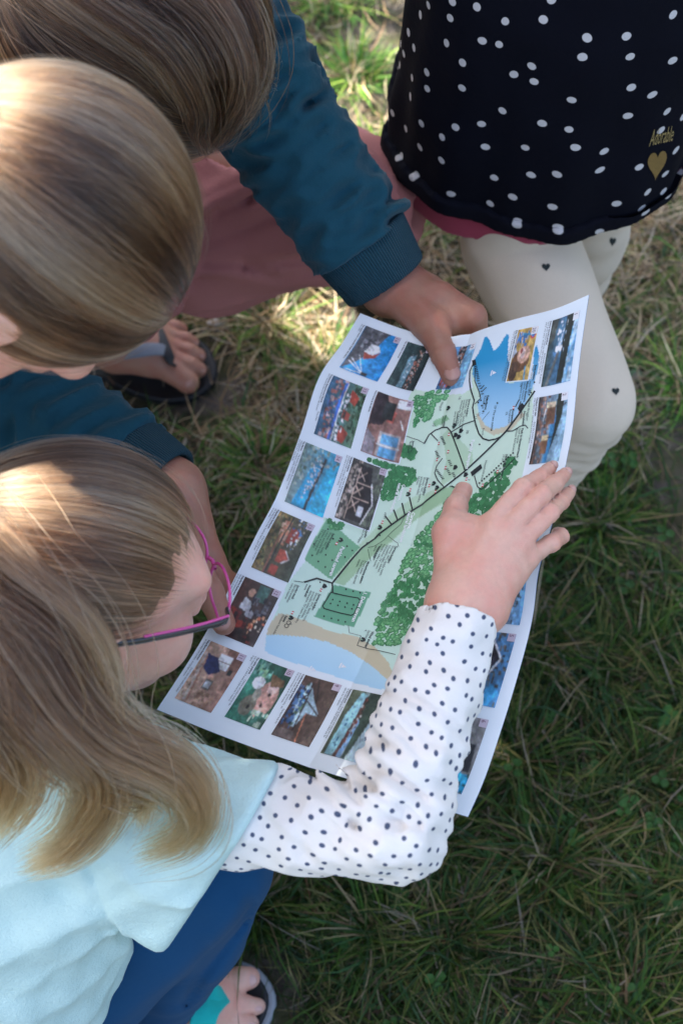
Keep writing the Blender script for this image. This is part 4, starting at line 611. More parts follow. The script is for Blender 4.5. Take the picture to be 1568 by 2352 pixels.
CAP = {16: "The watch tower, a beautiful Chapel was built in|the 1600s", 17: "The old fishing harbour", 15: "Kompassen Restaurant and Pizzeria. Tasty pizzas|and a wonderful view of the inlet. Fully licensed.", 18: "Hotel rooms by the Marina.", 14: "The Marina. Fifty berths are available. Electric hook-ups,|drinking water, showers, toilets, kitchen, restroom,|and Wi-Fi for extra charge.", 21: "Camping cottages. Four beds. Refrigerator, stove plates|and kitchenette, complete with utensils. Showers|and toilets are in the service building.", 13: "Fiskarfänget Restaurant. A fish restaurant in one of the|old fishing harbour huts. Nothing beats a good dinner|on the jetty.", 12: "Fiskarfänget Restaurant. Enjoy good|bands, entertainment, evenings singing,|on the jetty on board", 11: "Fiskarfänget Restaurant. Don't miss the seafood buffet|on Saturdays and Sundays, during high season.", 10: "The rabbit paddock. Children can enjoy meeting rab-|bits. Open 1, 2, 3 and 4 week in July and the 1 week in|August.", 9: "Conference and party building. Equipped with PC|projector, media centre, wireless LAN, etc.|Can accommodate up to 100 people.", 8: "Swimming pool. Swim in the pool and enjoy the view|of the old fishing harbour. Pool admission tickets are for|sale at the reception.", 1: "Deluxe caravan pitches. Streamside location. All pitches|have grass, electric hook-up, cable television hook-up,|water and sewer. Wi-Fi for extra charge.", 20: "Kids Club with movie screenings, games and lots of fun!|Open 2, 3 and 4 week in July and the 1 week in August.", 2: "Outdoor hot tubs. Enjoy the warmth and unimpeded sea|view. Make your reservations at the reception.", 19: "Stay the night on the water."}
for k, c in CAP.items():
    X0, X1, Y0, Y1 = PICS[k]
    for i, l in enumerate(c.split('|')):
        yy = Y0 - 2.3 - i * 2.1
        if yy < .6: continue
        if i == 0 and '. ' in l:
            h, r = l.split('. ', 1); write(h + '.', X0, yy, 1.55, (.03, .035, .045), True); write(r, X0 + len(h + '. ') * 1.12, yy, 1.5, (.06, .07, .08))
        else: write(l, X0, yy, 1.5, (.06, .07, .08), i == 0)
for k in PICS:
    X0, X1, Y0, Y1 = PICS[k]
    if k in (3, 4): continue
    tx.quad([(X0, Y1 - 6), (X0 + 6.5, Y1 - 6), (X0 + 6.5, Y1), (X0, Y1)], (.62, .52, .60) if k not in (1, 2, 8, 19, 20) else (.86, .86, .88))
tag_o = tx
tx.build('printed_lettering', .0007)['kind'] = 'stuff'
tx = Ink()
for k in PICS:
    X0, X1, Y0, Y1 = PICS[k]
    if k not in (3, 4): write(str(k), X0 + .8, Y1 - 4.9, 3.4, (.16, .06, .10))
tx.build('printed_picture_numbers', .0010)['kind'] = 'stuff'
# ================================================================== people: shared pieces
M_SKIN_K = skin('child_skin', (.70, .41, .31), (.70, .33, .25)); M_SKIN_A = skin('tanned_adult_skin', (.40, .20, .135), (.40, .155, .105))
M_NAIL = plain('fingernail', (.60, .35, .30), .35, .05, 50, Coat_Weight=.3)
M_CAPB = plain('blond_hair_gap_shade', (.13, .085, .05), .75, .35, 120, .0012, 500); M_CAPD = plain('brown_hair_gap_shade', (.035, .022, .015), .75, .35, 120, .0012, 500)  # dark caps under the strands, coloured so the gaps look shaded
BLOND = [(0, (.011, .0042, .002)), (.3, (.044, .018, .0085)), (.65, (.150, .069, .034)), (1, (.47, .275, .155))]
BROWN = [(0, (.007, .003, .002)), (.35, (.026, .011, .005)), (.7, (.12, .056, .026)), (1, (.40, .23, .125))]
M_HAIR_B = hairmat('blond_hair', BLOND, tip=.65); M_HAIR_D = hairmat('brown_hair', BROWN, .32)
class Head:
    def __init__(s, c, F, U, k=1.0):
        s.c = np.asarray(c, float); s.F = nrm(F); s.U = nrm(np.asarray(U) - np.dot(U, s.F) * s.F); s.R = np.cross(s.F, s.U); s.k = k; s.M = np.stack([s.R, s.F, s.U])
    def w(s, x, y, z): return s.c + s.k * (x * s.R + y * s.F + z * s.U)
    def loc(s, P): return ((P - s.c.astype(np.float32)) @ s.M.T.astype(np.float32)) / s.k
    def sdf(s, P):
        q = s.loc(P)
        d = ell(q, (0, -.012, .030), (.072, .092, .080)); d = smin(d, ell(q, (0, .030, -.028), (.057, .060, .078)), .03)
        d = smin(d, ell(q, (0, .066, -.090), (.022, .019, .017)), .03)
        for x in (-1, 1): d = smin(d, ell(q, (x * .034, .058, -.034), (.027, .026, .028)), .02)
        d = smin(d, cap(q, (-.04, .074, .028), (.04, .074, .028), .012, .012), .02)
        for x in (-1, 1):
            d = smax(d, -ell(q, (x * .031, .097, .006), (.019, .013, .012)), .014); d = smin(d, ell(q, (x * .031, .073, .005), (.015, .0145, .013)), .004)
        d = smin(d, cap(q, (0, .084, .016), (0, .103, -.024), .0068, .0095), .010)
        for x in (-1, 1): d = smin(d, ell(q, (x * .0095, .095, -.029), (.008, .009, .007)), .006)
        d = smin(d, cap(q, (-.017, .083, -.053), (.017, .083, -.053), .0055, .0055), .006); d = smin(d, cap(q, (-.014, .083, -.064), (.014, .083, -.064), .0065, .0065), .006)
        d = smax(d, -cap(q, (-.019, .0935, -.0585), (.019, .0935, -.0585), .0016, .0016), .003)
        for x in (-1, 1):
            e = ell(q, (x * .073, -.006, -.012), (.008, .019, .030), None); e = smax(e, -ell(q, (x * .082, -.002, -.010), (.006, .011, .019)), .005); d = smin(d, e, .007)
        return d * s.k
    def neck(s, P, base, r=.045): return cap(P, s.w(0, -.025, -.06), base, r, r * 1.1)
    def cap_sdf(s, P, grow=.006):
        q = s.loc(P); d = ell(q, (0, -.014, .030), (.074 + grow, .094 + grow, .082 + grow)); d = smin(d, ell(q, (0, -.045, -.04), (.060, .05, .055)), .03)
        d = d + .0012 * Sines(3, .02, 5)(q)
        return smax(d, (q @ np.array([0, .75, -.66], np.float32)) - .021, .006) * s.k
M_NAIL_A = plain('adult_nail', (.47, .25, .20), .35, .05, 50, Coat_Weight=.3)
def nail(parent, c, along_, up_, L=.0048, Wd=.0042, name='fingernail', mat=None):
    a = nrm(along_); u = nrm(up_ - np.dot(up_, a) * a); r = np.cross(a, u)
    bm = bmesh.new(); bmesh.ops.create_uvsphere(bm, u_segments=14, v_segments=8, radius=1)
    for v in bm.verts:
        x, y, z = v.co; sq = 1 - .18 * y * y; p = c + a * (y * L) + r * (x * Wd * (1.0 if y < .3 else 1.0)) + u * (z * .0012 - .0016 * x * x); v.co = Vector(p)
    me = bpy.data.meshes.new(name); bm.to_mesh(me); bm.free()
    for f in me.polygons: f.use_smooth = True
    put(name, me, mat or M_NAIL, parent)
def catmull(pts, n):
    p = np.array(pts, float); s = np.concatenate([[0], np.cumsum(np.linalg.norm(np.diff(p, axis=0), axis=1))]); t = np.linspace(0, s[-1], n); m = np.gradient(p, s, axis=0)
    i = np.clip(np.searchsorted(s, t) - 1, 0, len(s) - 2); h = (s[i + 1] - s[i])[:, None]; x = ((t - s[i]) / (s[i + 1] - s[i]))[:, None]
    return (2 * x ** 3 - 3 * x ** 2 + 1) * p[i] + (x ** 3 - 2 * x ** 2 + x) * h * m[i] + (-2 * x ** 3 + 3 * x ** 2) * p[i + 1] + (x ** 3 - x ** 2) * h * m[i + 1]
class Hair:
    def __init__(s, seed): s.g = np.random.default_rng(seed); s.S = []; s.tint = []; s.rad = []
    def lock(s, guide, n, r, prof=(1.5, 1.1, 1.0, .5), wave=.003, tint=(.2, .9), thick=.00022, npt=18, flat=1.0):
        g = s.g; G = catmull(guide, npt); t = np.linspace(0, 1, npt); pr = np.interp(t, np.linspace(0, 1, len(prof)), prof) * r
        T = np.gradient(G, axis=0); T /= np.linalg.norm(T, axis=1)[:, None]; view = -FWD
        X = np.cross(T, view); X /= np.linalg.norm(X, axis=1)[:, None] + 1e-9; Y = np.cross(X, T)
        ncl = max(3, n // 12); cu = g.normal(0, .55, (ncl, 2)); ct = g.uniform(*tint, ncl); ci = g.integers(0, ncl, n)
        o = cu[ci] + g.normal(0, .20, (n, 2)) + (g.uniform(0, 1, (n, 1)) < .04) * g.normal(0, .9, (n, 2)); ln_ = 1 - .42 * g.uniform(0, 1, n) ** 1.5; ph = g.uniform(0, 6.28, (ncl, 2))[ci]
        P = G[None] + (o[:, :1, None] * X[None] + flat * o[:, 1:, None] * Y[None]) * pr[None, :, None]
        P = P + wave * (np.sin(t[None] * 7 + ph[:, :1]) * t[None])[..., None] * X[None] + g.normal(0, .0011, (n, 1, 3)) * t[None, :, None]
        ix = ln_[:, None] * np.arange(npt)[None]; i0 = np.minimum(ix.astype(int), npt - 2); fx = (ix - i0)[..., None]; rw = np.arange(n)[:, None]
        P = P[rw, i0] * (1 - fx) + P[rw, i0 + 1] * fx
        s.S.append(P); s.tint.append(np.clip(ct[ci] + g.normal(0, .16, n), 0, 1)); s.rad.append(np.full(n, thick))
    def scalp(s, hd, n, knot, accept, thick=.00022, npt=14, lift=.010, tint=(.1, .95), tail=None, rad=(.0775, .0975, .0855), bow=0.0, freq=9, stop=(.9, 1.0)):
        """strands combed over the skull from their roots towards a gathering point"""
        g = s.g; q = g.normal(size=(n * 4, 3)); q /= np.linalg.norm(q, axis=1)[:, None]; q = q[accept(q + g.normal(0, .03, q.shape))][:n]; n = len(q); k = nrm(knot)
        dt = np.clip(q @ k, -1, 1); om = np.arccos(dt); t = np.linspace(0, 1, npt)[None] * g.uniform(*stop, (n, 1)); so = np.sin(om)[:, None] + 1e-6
        A = np.sin((1 - t) * om[:, None]) / so; B = np.sin(t * om[:, None]) / so; Q = A[..., None] * q[:, None] + B[..., None] * k
        sd = np.cross(q, k); sd /= np.linalg.norm(sd, axis=1)[:, None] + 1e-6
        Q = Q + bow * (np.sin(np.pi * t))[..., None] * sd[:, None]
        ang = np.arctan2(sd @ nrm(np.cross(k, [.3, .2, .9])), sd @ np.array([.3, .2, .9]))                       # position around the gathering point -> combed ridges
        fr = np.concatenate([g.uniform(2, 12, 8), g.uniform(10, 130, 22)]); am = 1 / np.sqrt(fr / 6); phs = g.uniform(0, 6.28, 30); wob = .05 * np.sin(q @ np.array([3., 5., 4.]) * 2)
        ridge = (np.sin((ang + wob)[:, None] * fr + phs) * am).sum(1) / np.sqrt((am ** 2).sum() / 2)
        Q = Q + (.02 * np.sin(ang * 11 + 1) + g.normal(0, .022, n))[:, None, None] * np.sin(np.pi * t)[..., None] * sd[:, None]
        lf = 1 + (.022 + lift * .35 * ridge[:, None] * np.sin(np.pi * np.clip(t * 1.1, 0, 1)) ** .7 + np.abs(g.normal(0, .012, (n, 1))) * np.sin(np.pi * t) ** .5)
        P = (np.array([0, -.014, .030]) + Q / np.linalg.norm(Q, axis=2)[..., None] * np.array(rad) * lf[..., None]) * hd.k
        P = hd.c + P @ hd.M
        s.S.append(P); s.tint.append(np.clip(.45 + .25 * ridge + g.normal(0, .26, n), *tint)); s.rad.append(np.full(n, thick))
    def flyaway(s, hd, n, knot, accept, rad):
        s.scalp(hd, n, knot, accept, thick=.00010, rad=tuple(r * 1.03 for r in rad), lift=.10, tint=(.5, 1), bow=.15)
    def build(s, name, mat, parent):
        cu = bpy.data.hair_curves.new(name); sizes = [P.shape[1] for P in s.S for _ in range(len(P))]; cu.add_curves(sizes)
        pos = np.concatenate([P.reshape(-1, 3) for P in s.S]).astype(np.float32); cu.attributes['position'].data.foreach_set('vector', pos.ravel())
        ra = []
        for P, r in zip(s.S, s.rad): ra.append((r[:, None] * np.interp(np.linspace(0, 1, P.shape[1]), [0, .15, .8, 1], [.15, 1, 1, .2])[None]).ravel())
        a = cu.attributes.get('radius') or cu.attributes.new('radius', 'FLOAT', 'POINT'); a.data.foreach_set('value', np.concatenate(ra).astype(np.float32))
        b = cu.attributes.new('tint', 'FLOAT', 'CURVE'); b.data.foreach_set('value', np.concatenate(s.tint).astype(np.float32))
        return put(name, cu, mat, parent)
def gz(px, py, z): return at(px, py, (EYE[2] - z) / (math.sin(PITCH) - math.cos(PITCH) * (1176 - py) / FPX))      # a point at height z above the ground
def feet(rows, zs): return [gz(x, y, z) for (x, y), z in zip(rows, zs)]
def pix(rows): return [at(*r) for r in rows]
def sole(name, outline, z0, z1, mat, parent, inset=None):
    """a flip-flop sole: outline on the ground, rounded rim"""
    o = np.array(catmull(outline + [outline[0]], 48))[:-1]; c = o.mean(0); n = len(o); rings = []
    for s_, z in ((.97, z0), (1.0, z0 + .004), (1.0, z1 - .004), (.985, z1 - .001), (.955, z1), (.93, z1 - .0012), (.5, z1 - .0012)): r = c + (o - c) * s_; rings.append(np.c_[r[:, :2], np.full(n, z)])
    V = np.concatenate(rings + [[[c[0], c[1], z1 - .0012]], [[c[0], c[1], z0]]]); k = len(rings); Q = [(a * n + i, a * n + (i + 1) % n, (a + 1) * n + (i + 1) % n, (a + 1) * n + i) for a in range(k - 1) for i in range(n)]
    T = [((k - 1) * n + i, (k - 1) * n + (i + 1) % n, k * n) for i in range(n)] + [((i + 1) % n, i, k * n + 1) for i in range(n)]
    return put(name, mesh_np(name, V, quads=np.array(Q), tris=np.array(T)), mat, parent)
def band(name, pts, wd, th, mat, parent, ups):
    """a flat strap swept along a path"""
    G = catmull(pts, 24); T = np.gradient(G, axis=0); T /= np.linalg.norm(T, axis=1)[:, None]; up = np.array([np.array([np.interp(x, np.linspace(0, 1, len(ups)), [u[j] for u in ups]) for j in range(3)]) for x in np.linspace(0, 1, 24)])
    S_ = np.cross(T, up); S_ /= np.linalg.norm(S_, axis=1)[:, None]; Nn = np.cross(S_, T); w_ = np.interp(np.linspace(0, 1, 24), np.linspace(0, 1, len(wd)), wd)[:, None]
    prof = [(-1, -1), (-1, .6), (-.85, 1), (0, 1.25), (.85, 1), (1, .6), (1, -1)]; V = np.stack([G + S_ * w_ * a / 2 + Nn * th * b / 2 for a, b in prof], 1); m = len(prof)
    Q = [(i * m + j, i * m + (j + 1) % m, (i + 1) * m + (j + 1) % m, (i + 1) * m + j) for i in range(23) for j in range(m)]
    me = mesh_np(name, V.reshape(-1, 3), quads=np.array(Q)); return put(name, me, mat, parent)
class Decal:
    """flat shapes laid on a cloth surface"""
    def __init__(s, target): v = verts_of(target.data); p = np.empty(len(target.data.polygons) * 4, np.int32); target.data.polygons.foreach_get('vertices', p); s.b = BVHTree.FromPolygons(v.tolist(), p.reshape(-1, 4).tolist())
    def lay(s, name, v2, tris, o, xd, yd, mat, parent, lift=.0012):
        n = nrm(np.cross(xd, yd)); out = []
        for a, b in v2:
            p = o + xd * a + yd * b; h = s.b.ray_cast(Vector(p + n * .2), Vector(-n)); out.append((np.array(h[0]) if h[0] is not None else p) + n * lift)
        return put(name, mesh_np(name, np.array(out), tris=tris, smooth=False), mat, parent)
def heart2d(s, nseg=28):
    t = np.linspace(0, 2 * np.pi, nseg, endpoint=False); x = 16 * np.sin(t) ** 3; y = 13 * np.cos(t) - 5 * np.cos(2 * t) - 2 * np.cos(3 * t) - np.cos(4 * t)
    rings = [np.stack([x, y], 1) * s / 32 * f for f in (1, .66, .33)]; v = np.concatenate(rings + [np.zeros((1, 2))]); T = []
    for r in range(2):
        for i in range(nseg): j = (i + 1) % nseg; T += [(r * nseg + i, r * nseg + j, (r + 1) * nseg + j), (r * nseg + i, (r + 1) * nseg + j, (r + 1) * nseg + i)]
    T += [(2 * nseg + i, 2 * nseg + (i + 1) % nseg, 3 * nseg) for i in range(nseg)]
    T = np.array(T)[:, ::-1]; return v, T
def dots(name, base, dot, scale, radius, rnd, weave=900, depth=.0005, var=.06, rough=.9, soft=.05):
    n = N(name); u = n.attr('cloth').outputs['Vector']
    wob = n('VectorMath', operation='ADD'); nz = n('TexNoise'); nz.inputs['Scale'].default_value = 25; n.set(nz.inputs['Vector'], u)
    sc = n('VectorMath', operation='SCALE'); n.set(sc.inputs[0], nz.outputs['Color']); sc.inputs['Scale'].default_value = .006
    n.set(wob.inputs[0], u); n.set(wob.inputs[1], sc.outputs[0])
    v = n('TexVoronoi'); v.voronoi_dimensions = '2D'; v.inputs['Scale'].default_value = scale; v.inputs['Randomness'].default_value = rnd; n.set(v.inputs['Vector'], wob.outputs[0])
    f = n.ramp(v.outputs['Distance'], [(radius - soft, (1, 1, 1)), (radius + soft, (0, 0, 0))])
    big = n.noise(14, 4); fine = n.noise(weave, 2)
    b = n.mix(big, tuple(x * (1 - var) for x in base), tuple(min(1, x * (1 + var)) for x in base)); c = n.mix(f, b, dot); c = n.mix(n.math('MULTIPLY', fine, .18), c, tuple(x * .7 for x in base))
    n.bsdf(Base_Color=c, Roughness=rough, Sheen_Weight=.0, Specular_IOR_Level=.12, Normal=n.bump(n.math('ADD', n.math('MULTIPLY', fine, .5), n.noise(140, 3)), depth)); return n.m
# ================================================================== girl with glasses, crouching at the lower left
R3 = (.43, -.90, .02)
h1 = Head(at(186, 1342, 1.0), cv(.85, .07, .52), cv(.27, .79, -.55), .915)
root1 = empty('person', (-.30, .12, 0), 'crouching child with glasses, long blond hair, mint T-shirt and spotted sleeve, touching the map', 'person')
nb1 = h1.w(0, -.045, -.13)
sh1 = at(395, 1872, 1.035); el1 = at(900, 1900, .985); wr1 = at(1052, 1405, 1.052)
shL = at(-170, 1700, 1.05); elL = at(-210, 2120, 1.05); wrL = at(60, 2250, 1.24)
ch1 = at(40, 1880, 1.13); pv1 = at(-120, 2420, 1.33)
hip = at(-40, 2400, 1.36); kn1 = at(485, 1985, 1.215); an1 = at(375, 2295, 1.44); hipL = at(-260, 2380, 1.36); knL = at(180, 1850, 1.35); anL = at(-60, 2240, 1.56)
FI = dict(
 index=([(1132, 1196, 1.072), (1200, 1120, 1.085), (1238, 1096, 1.108), (1263, 1075, 1.134)], [.0080, .0071, .0065, .0056]),
 middle=([(1164, 1216, 1.068), (1243, 1136, 1.080), (1273, 1111, 1.105), (1296, 1090, 1.132)], [.0080, .0072, .0066, .0057]),
 ring=([(1196, 1244, 1.070), (1262, 1177, 1.084), (1288, 1152, 1.108), (1305, 1131, 1.130)], [.0077, .0069, .0063, .0055]),
 pinky=([(1214, 1278, 1.078), (1266, 1247, 1.092), (1287, 1232, 1.112), (1280, 1226, 1.130)], [.0080, .0068, .0062, .0056]),
 thumb=([(1040, 1330, 1.068), (1030, 1225, 1.078), (1046, 1165, 1.105), (1064, 1126, 1.140)], [.0150, .0118, .0085, .0072]))
wr_in = wr1 + nrm(el1 - wr1) * .03
foot_o = at(505, 2290, 1.515)
TOE1 = [(feet([(500, 2264), (550, 2250), (572, 2246)], (.038, .035, .032)), [.0150, .0128, .0118]), (feet([(510, 2310), (560, 2306), (592, 2311)], (.036, .035, .030)), [.0108, .0094, .0084]), (feet([(503, 2345), (552, 2345), (578, 2350)], (.036, .034, .030)), [.0100, .0087, .0078]), (feet([(495, 2378), (535, 2380), (556, 2384)], (.034, .032, .029)), [.0092, .0078, .0072]), (feet([(482, 2408), (515, 2410), (533, 2412)], (.032, .030, .028)), [.0086, .0074, .0070])]
pores = Sines(61, .018, 6)
def g1_body(P):
    d = h1.sdf(P); d = smin(d, h1.neck(P, nb1, .042), .02)
    t = chain(P, [nb1, ch1, pv1], [.045, .085, .09], .05); t = smin(t, cap(P, sh1, shL, .026, .026), .05); d = smin(d, t, .03)
    arm = chain(P, [sh1, el1, wr_in], [.028, .023, .0245], .01); arm = smin(arm, chain(P, [wr_in, wr1], [.0245, .0235]), .01)
    arm = smin(arm, cap(P, wr1 + UPV * -.0, at(1100, 1400, 1.056), .022, .019), .010)
    palm = None
    for a, b, ra, rb in (((1052, 1372, 1.055), (1132, 1205, 1.072), .0180, .0092), ((1075, 1372, 1.055), (1164, 1222, 1.069), .0180, .0094), ((1098, 1378, 1.057), (1194, 1248, 1.071), .0180, .0092), ((1112, 1384, 1.062), (1210, 1280, 1.078), .0165, .0095)):
        e = cap(P, at(*a), at(*b), ra, rb); palm = e if palm is None else smin(palm, e, .012)
    hand = palm
    th = FI['thumb']; hand = smin(hand, chain(P, pix(th[0]), th[1], .006), .012)
    hand = smin(hand, ell(P, at(1075, 1240, 1.078), (.017, .02, .012)), .012)
    fs = None
    for k in ('index', 'middle', 'ring', 'pinky'):
        e = chain(P, pix(FI[k][0]), FI[k][1], .003); j = pix(FI[k][0]); jd = nrm(j[2] - j[0]).astype(np.float32)
        for jj, am in ((1, .0004), (2, .0003)): w_ = (P - j[jj]) @ jd; e = e + am * np.exp(-(w_ / .005) ** 2) * np.cos(w_ * 2 * np.pi / .0042)
        fs = e if fs is None else np.minimum(fs, e)
    hand = smin(hand, fs, .0035); hand = hand + .0003 * pores(P)
    d = smin(d, smin(arm, hand, .014), .02)
    d = smin(d, chain(P, [shL, elL, wrL, at(130, 2250, 1.26)], [.034, .027, .022, .02], .01), .02)
    d = smin(d, chain(P, [hip, kn1, an1], [.062, .042, .028], .02), .03); d = smin(d, chain(P, [hipL, knL, anL], [.062, .042, .028], .02), .03)
    ft = chain(P, [an1 + [0, 0, -.03], gz(420, 2330, .050), gz(492, 2300, .042)], [.030, .030, .022], .02); ft = smin(ft, cap(P, gz(492, 2290, .042), gz(470, 2390, .036), .021, .015), .02)
    tz = None
    for p, r in TOE1: e = chain(P, p, r, .004); tz = e if tz is None else np.minimum(tz, e)
    d = smin(d, smin(ft, tz, .009), .02); d = smin(d, chain(P, [anL, anL + [0, 0, -.02], anL + [.11, .01, -.03]], [.028, .028, .022], .02), .02)
    return d
def rng3(pts, m): a = np.array(pts); return a.min(0) - m, a.max(0) + m
hlo, hhi = rng3([at(960, 1100, 1.05), at(1320, 1400, 1.05), at(1320, 1100, 1.14), at(980, 1400, 1.14)], .004)
tlo, thi = rng3([at(490, 2230, 1.5), at(610, 2360, 1.5)], .02)
me = sdf_mesh('body', g1_body, axis(-.46, .27, .006, [(hlo[0], hhi[0], .0017), (tlo[0], thi[0], .0025), (h1.c[0], h1.c[0] + .13, .0028)]), axis(-.12, .60, .006, [(hlo[1], hhi[1], .0017), (tlo[1], thi[1], .0025), (h1.c[1] - .1, h1.c[1] + .06, .0028)]), axis(-.02, .88, .006, [(hlo[2], hhi[2], .002), (0.0, .06, .0025), (h1.c[2] - .13, h1.c[2] + .02, .0028)]))
put('body', me, M_SKIN_K, root1)
for k, off in (('index', 0), ('middle', 0), ('ring', 0)):
    p = pix(FI[k][0]); ax_v = nrm(p[3] - p[2]); up = nrm(-FWD * .75 + UPV * .35 + RGT * .25); nail(root1, p[3] + ax_v * .0005 + nrm(up - np.dot(up, ax_v) * ax_v) * .0056, ax_v, up, .0045, .0040)
p = pix(FI['thumb'][0]); ax_v = nrm(p[3] - p[2]); up = nrm(-FWD * .4 - RGT * .9); nail(root1, p[3] + nrm(up - np.dot(up, ax_v) * ax_v) * .0062, ax_v, up, .005, .0046)
for i, (p, r) in enumerate(TOE1[:3]):
    ax_v = nrm(p[2] - p[1]); up = nrm(-FWD); nail(root1, p[2] + nrm(up - np.dot(up, ax_v) * ax_v) * (r[2] * .96) - ax_v * .001, ax_v, up, .0065 - .002 * (i > 0), .0066 - .0025 * (i > 0), 'toenail')

# ---- spotted undershirt sleeves
wk = Sines(70, .055, 6, (el1 - sh1, 2.2)); wk2 = Sines(71, .05, 6, (wr1 - el1, 2.0)); wk3 = Sines(74, .03, 5)
cuff_n = nrm(wr1 - el1)
SLV_F = [([(895, 1592), (960, 1612), (1020, 1645), (1062, 1695)], .0035, .0035), ([(900, 1615), (965, 1640), (1010, 1668)], .004, -.002), ([(785, 1805), (850, 1848), (905, 1880), (960, 1900)], .004, .0028), ([(798, 1780), (870, 1822), (935, 1865)], .004, .0022), ([(850, 1700), (920, 1722), (1000, 1770)], .004, .003), ([(805, 1745), (890, 1775), (970, 1830)], .004, .003), ([(640, 1815), (690, 1880), (700, 1960)], .006, .0025), ([(735, 1815), (800, 1880), (830, 1970)], .006, .003), ([(930, 1500), (1000, 1510), (1090, 1545)], .006, .002)]
TEE_F = [([(225, 2010), (330, 1945), (430, 1870)], .010, .006), ([(228, 2085), (360, 2010), (490, 1925)], .010, .007), ([(245, 2140), (390, 2075), (510, 1985)], .009, .006), ([(30, 1920), (100, 1840), (150, 1760)], .010, .006), ([(300, 2150), (400, 2110), (450, 2060)], .008, .005), ([(40, 2130), (150, 2060), (210, 2030)], .014, .006), ([(0, 2290), (120, 2230), (220, 2180)], .014, .006), ([(300, 1900), (350, 1840), (380, 1790)], .008, .004)]
def g1_sleeve(P):
    d = chain(P, [sh1, sh1 + (el1 - sh1) * .5, el1], [.036, .0350, .0345]); e = chain(P, [el1, el1 + (wr1 - el1) * .45, wr1 + cuff_n * .02], [.0345, .0345, .0280])
    near = np.exp(-(np.linalg.norm(P - el1, axis=1) / .055) ** 2)
    d = smin(d, e, .012) + .0012 * wk3(P)
    d = d - (.0045 * near + .0016) * (1 - np.abs(wk(P))) - (.0030 * near + .0018) * wk2(P)
    inn = P - at(880, 1800, .985)                          # gathered folds inside the elbow
    rr = np.linalg.norm(inn, axis=1); d = d - .0032 * np.exp(-(rr / .055) ** 2) * np.sin((inn @ nrm(UPV * .8 + RGT * .6)) * 2 * np.pi / .013 + 1.2 * wk(P))
    for rows, w_, a_ in SLV_F: d = d + a_ * fold(P, rows, w_)
    d = smax(d, plane(P, at(1040, 1415, 1.05), nrm(cuff_n * 1.0 - RGT * .12)), .002)
    hollow = chain(P, [wr1 - cuff_n * .02, wr1 + cuff_n * .05], [.0265, .0265]); return smax(d, -hollow, .002)
lo, hi = rng3([sh1, el1, wr1], .06)
me = sdf_mesh('long_sleeve', g1_sleeve, axis(lo[0], hi[0], .0023), axis(lo[1], hi[1], .0023), axis(lo[2], hi[2], .0023))
v = verts_of(me).astype(float); vuv(me, unroll(v, [sh1, el1, wr1], -FWD, .038))
M_SPOT = dots('white_jersey_with_navy_dots', (.80, .775, .735), (.025, .05, .12), 92, .155, .50, soft=.035)
put('spotted_sleeve', me, M_SPOT, root1)
def g1_sleeveL(P): return chain(P, [shL, elL, wrL], [.043, .037, .030], .015)
lo, hi = rng3([shL, elL, wrL], .06); me = sdf_mesh('sleeve_far', g1_sleeveL, axis(lo[0], hi[0], .004), axis(lo[1], hi[1], .004), axis(lo[2], hi[2], .004)); v = verts_of(me); s_, t_, b_ = along(v, [shL, elL, wrL], RGT); vuv(me, np.stack([s_, t_ * .036], 1)); put('spotted_sleeve', me, M_SPOT, root1)
# ---- T-shirt
tw = Sines(80, .085, 7, (nrm(RGT * .80 + UPV * .60), .35)); tw2 = Sines(81, .035, 5)
slv_e = at(560, 1915, 1.035)
def g1_tee(P):
    t = chain(P, [at(-60, 1690, 1.075), ch1, at(-70, 2150, 1.20), pv1], [.075, .112, .118, .128], .05); t = smin(t, cap(P, at(330, 1870, 1.06), shL, .046, .05), .05)
    s = chain(P, [at(340, 1880, 1.06), at(470, 1985, 1.075), at(600, 2010, 1.085)], [.060, .062, .064], .02); s = smin(s, cap(P, at(390, 1878, 1.030), at(680, 1908, 1.006), .046, .0455), .03)
    s = smax(s, plane(P, at(400, 2168, 1.12), nrm(-UPV * .98 + RGT * .05 + FWD * .2)), .02)
    d = smin(t, s, .030)
    sl = cap(P, shL, shL + (elL - shL) * .55, .052, .055); d = smin(d, sl, .03)
    slv = np.exp(-(np.linalg.norm(P - at(420, 2000, 1.06), axis=1) / .10) ** 2)
    d = d - (.0035 + .003 * slv) * (1 - 1.3 * np.abs(tw(P))) - .0012 * tw2(P)
    for rows, w_, a_ in TEE_F: d = d + .8 * a_ * fold(P, rows, w_) - .35 * a_ * fold(P, [(x_ - 22, y_ + 26) for x_, y_ in rows], w_ * 1.6)
    seam = np.abs(plane(P, at(235, 2000, 1.05), nrm(RGT * .96 + UPV * .22))); d = d + .0022 * np.exp(-(seam / .003) ** 2) * (P @ RGT.astype(np.float32) > -.25)
    d = smax(d, plane(P, at(550, 1910, 1.03), nrm(RGT * .86 - UPV * .51)), .010)
    d = smax(d, -cap(P, nb1, nb1 + (nb1 - ch1) * .6, .05, .055), .004)
    return d
me = sdf_mesh('t_shirt', g1_tee, axis(-.48, .02, .003), axis(-.14, .36, .003), axis(.13, .68, .003))
put('t_shirt', me, cloth('mint_cotton_jersey', (.52, .72, .69), .10, 600, .0009, .1), root1)
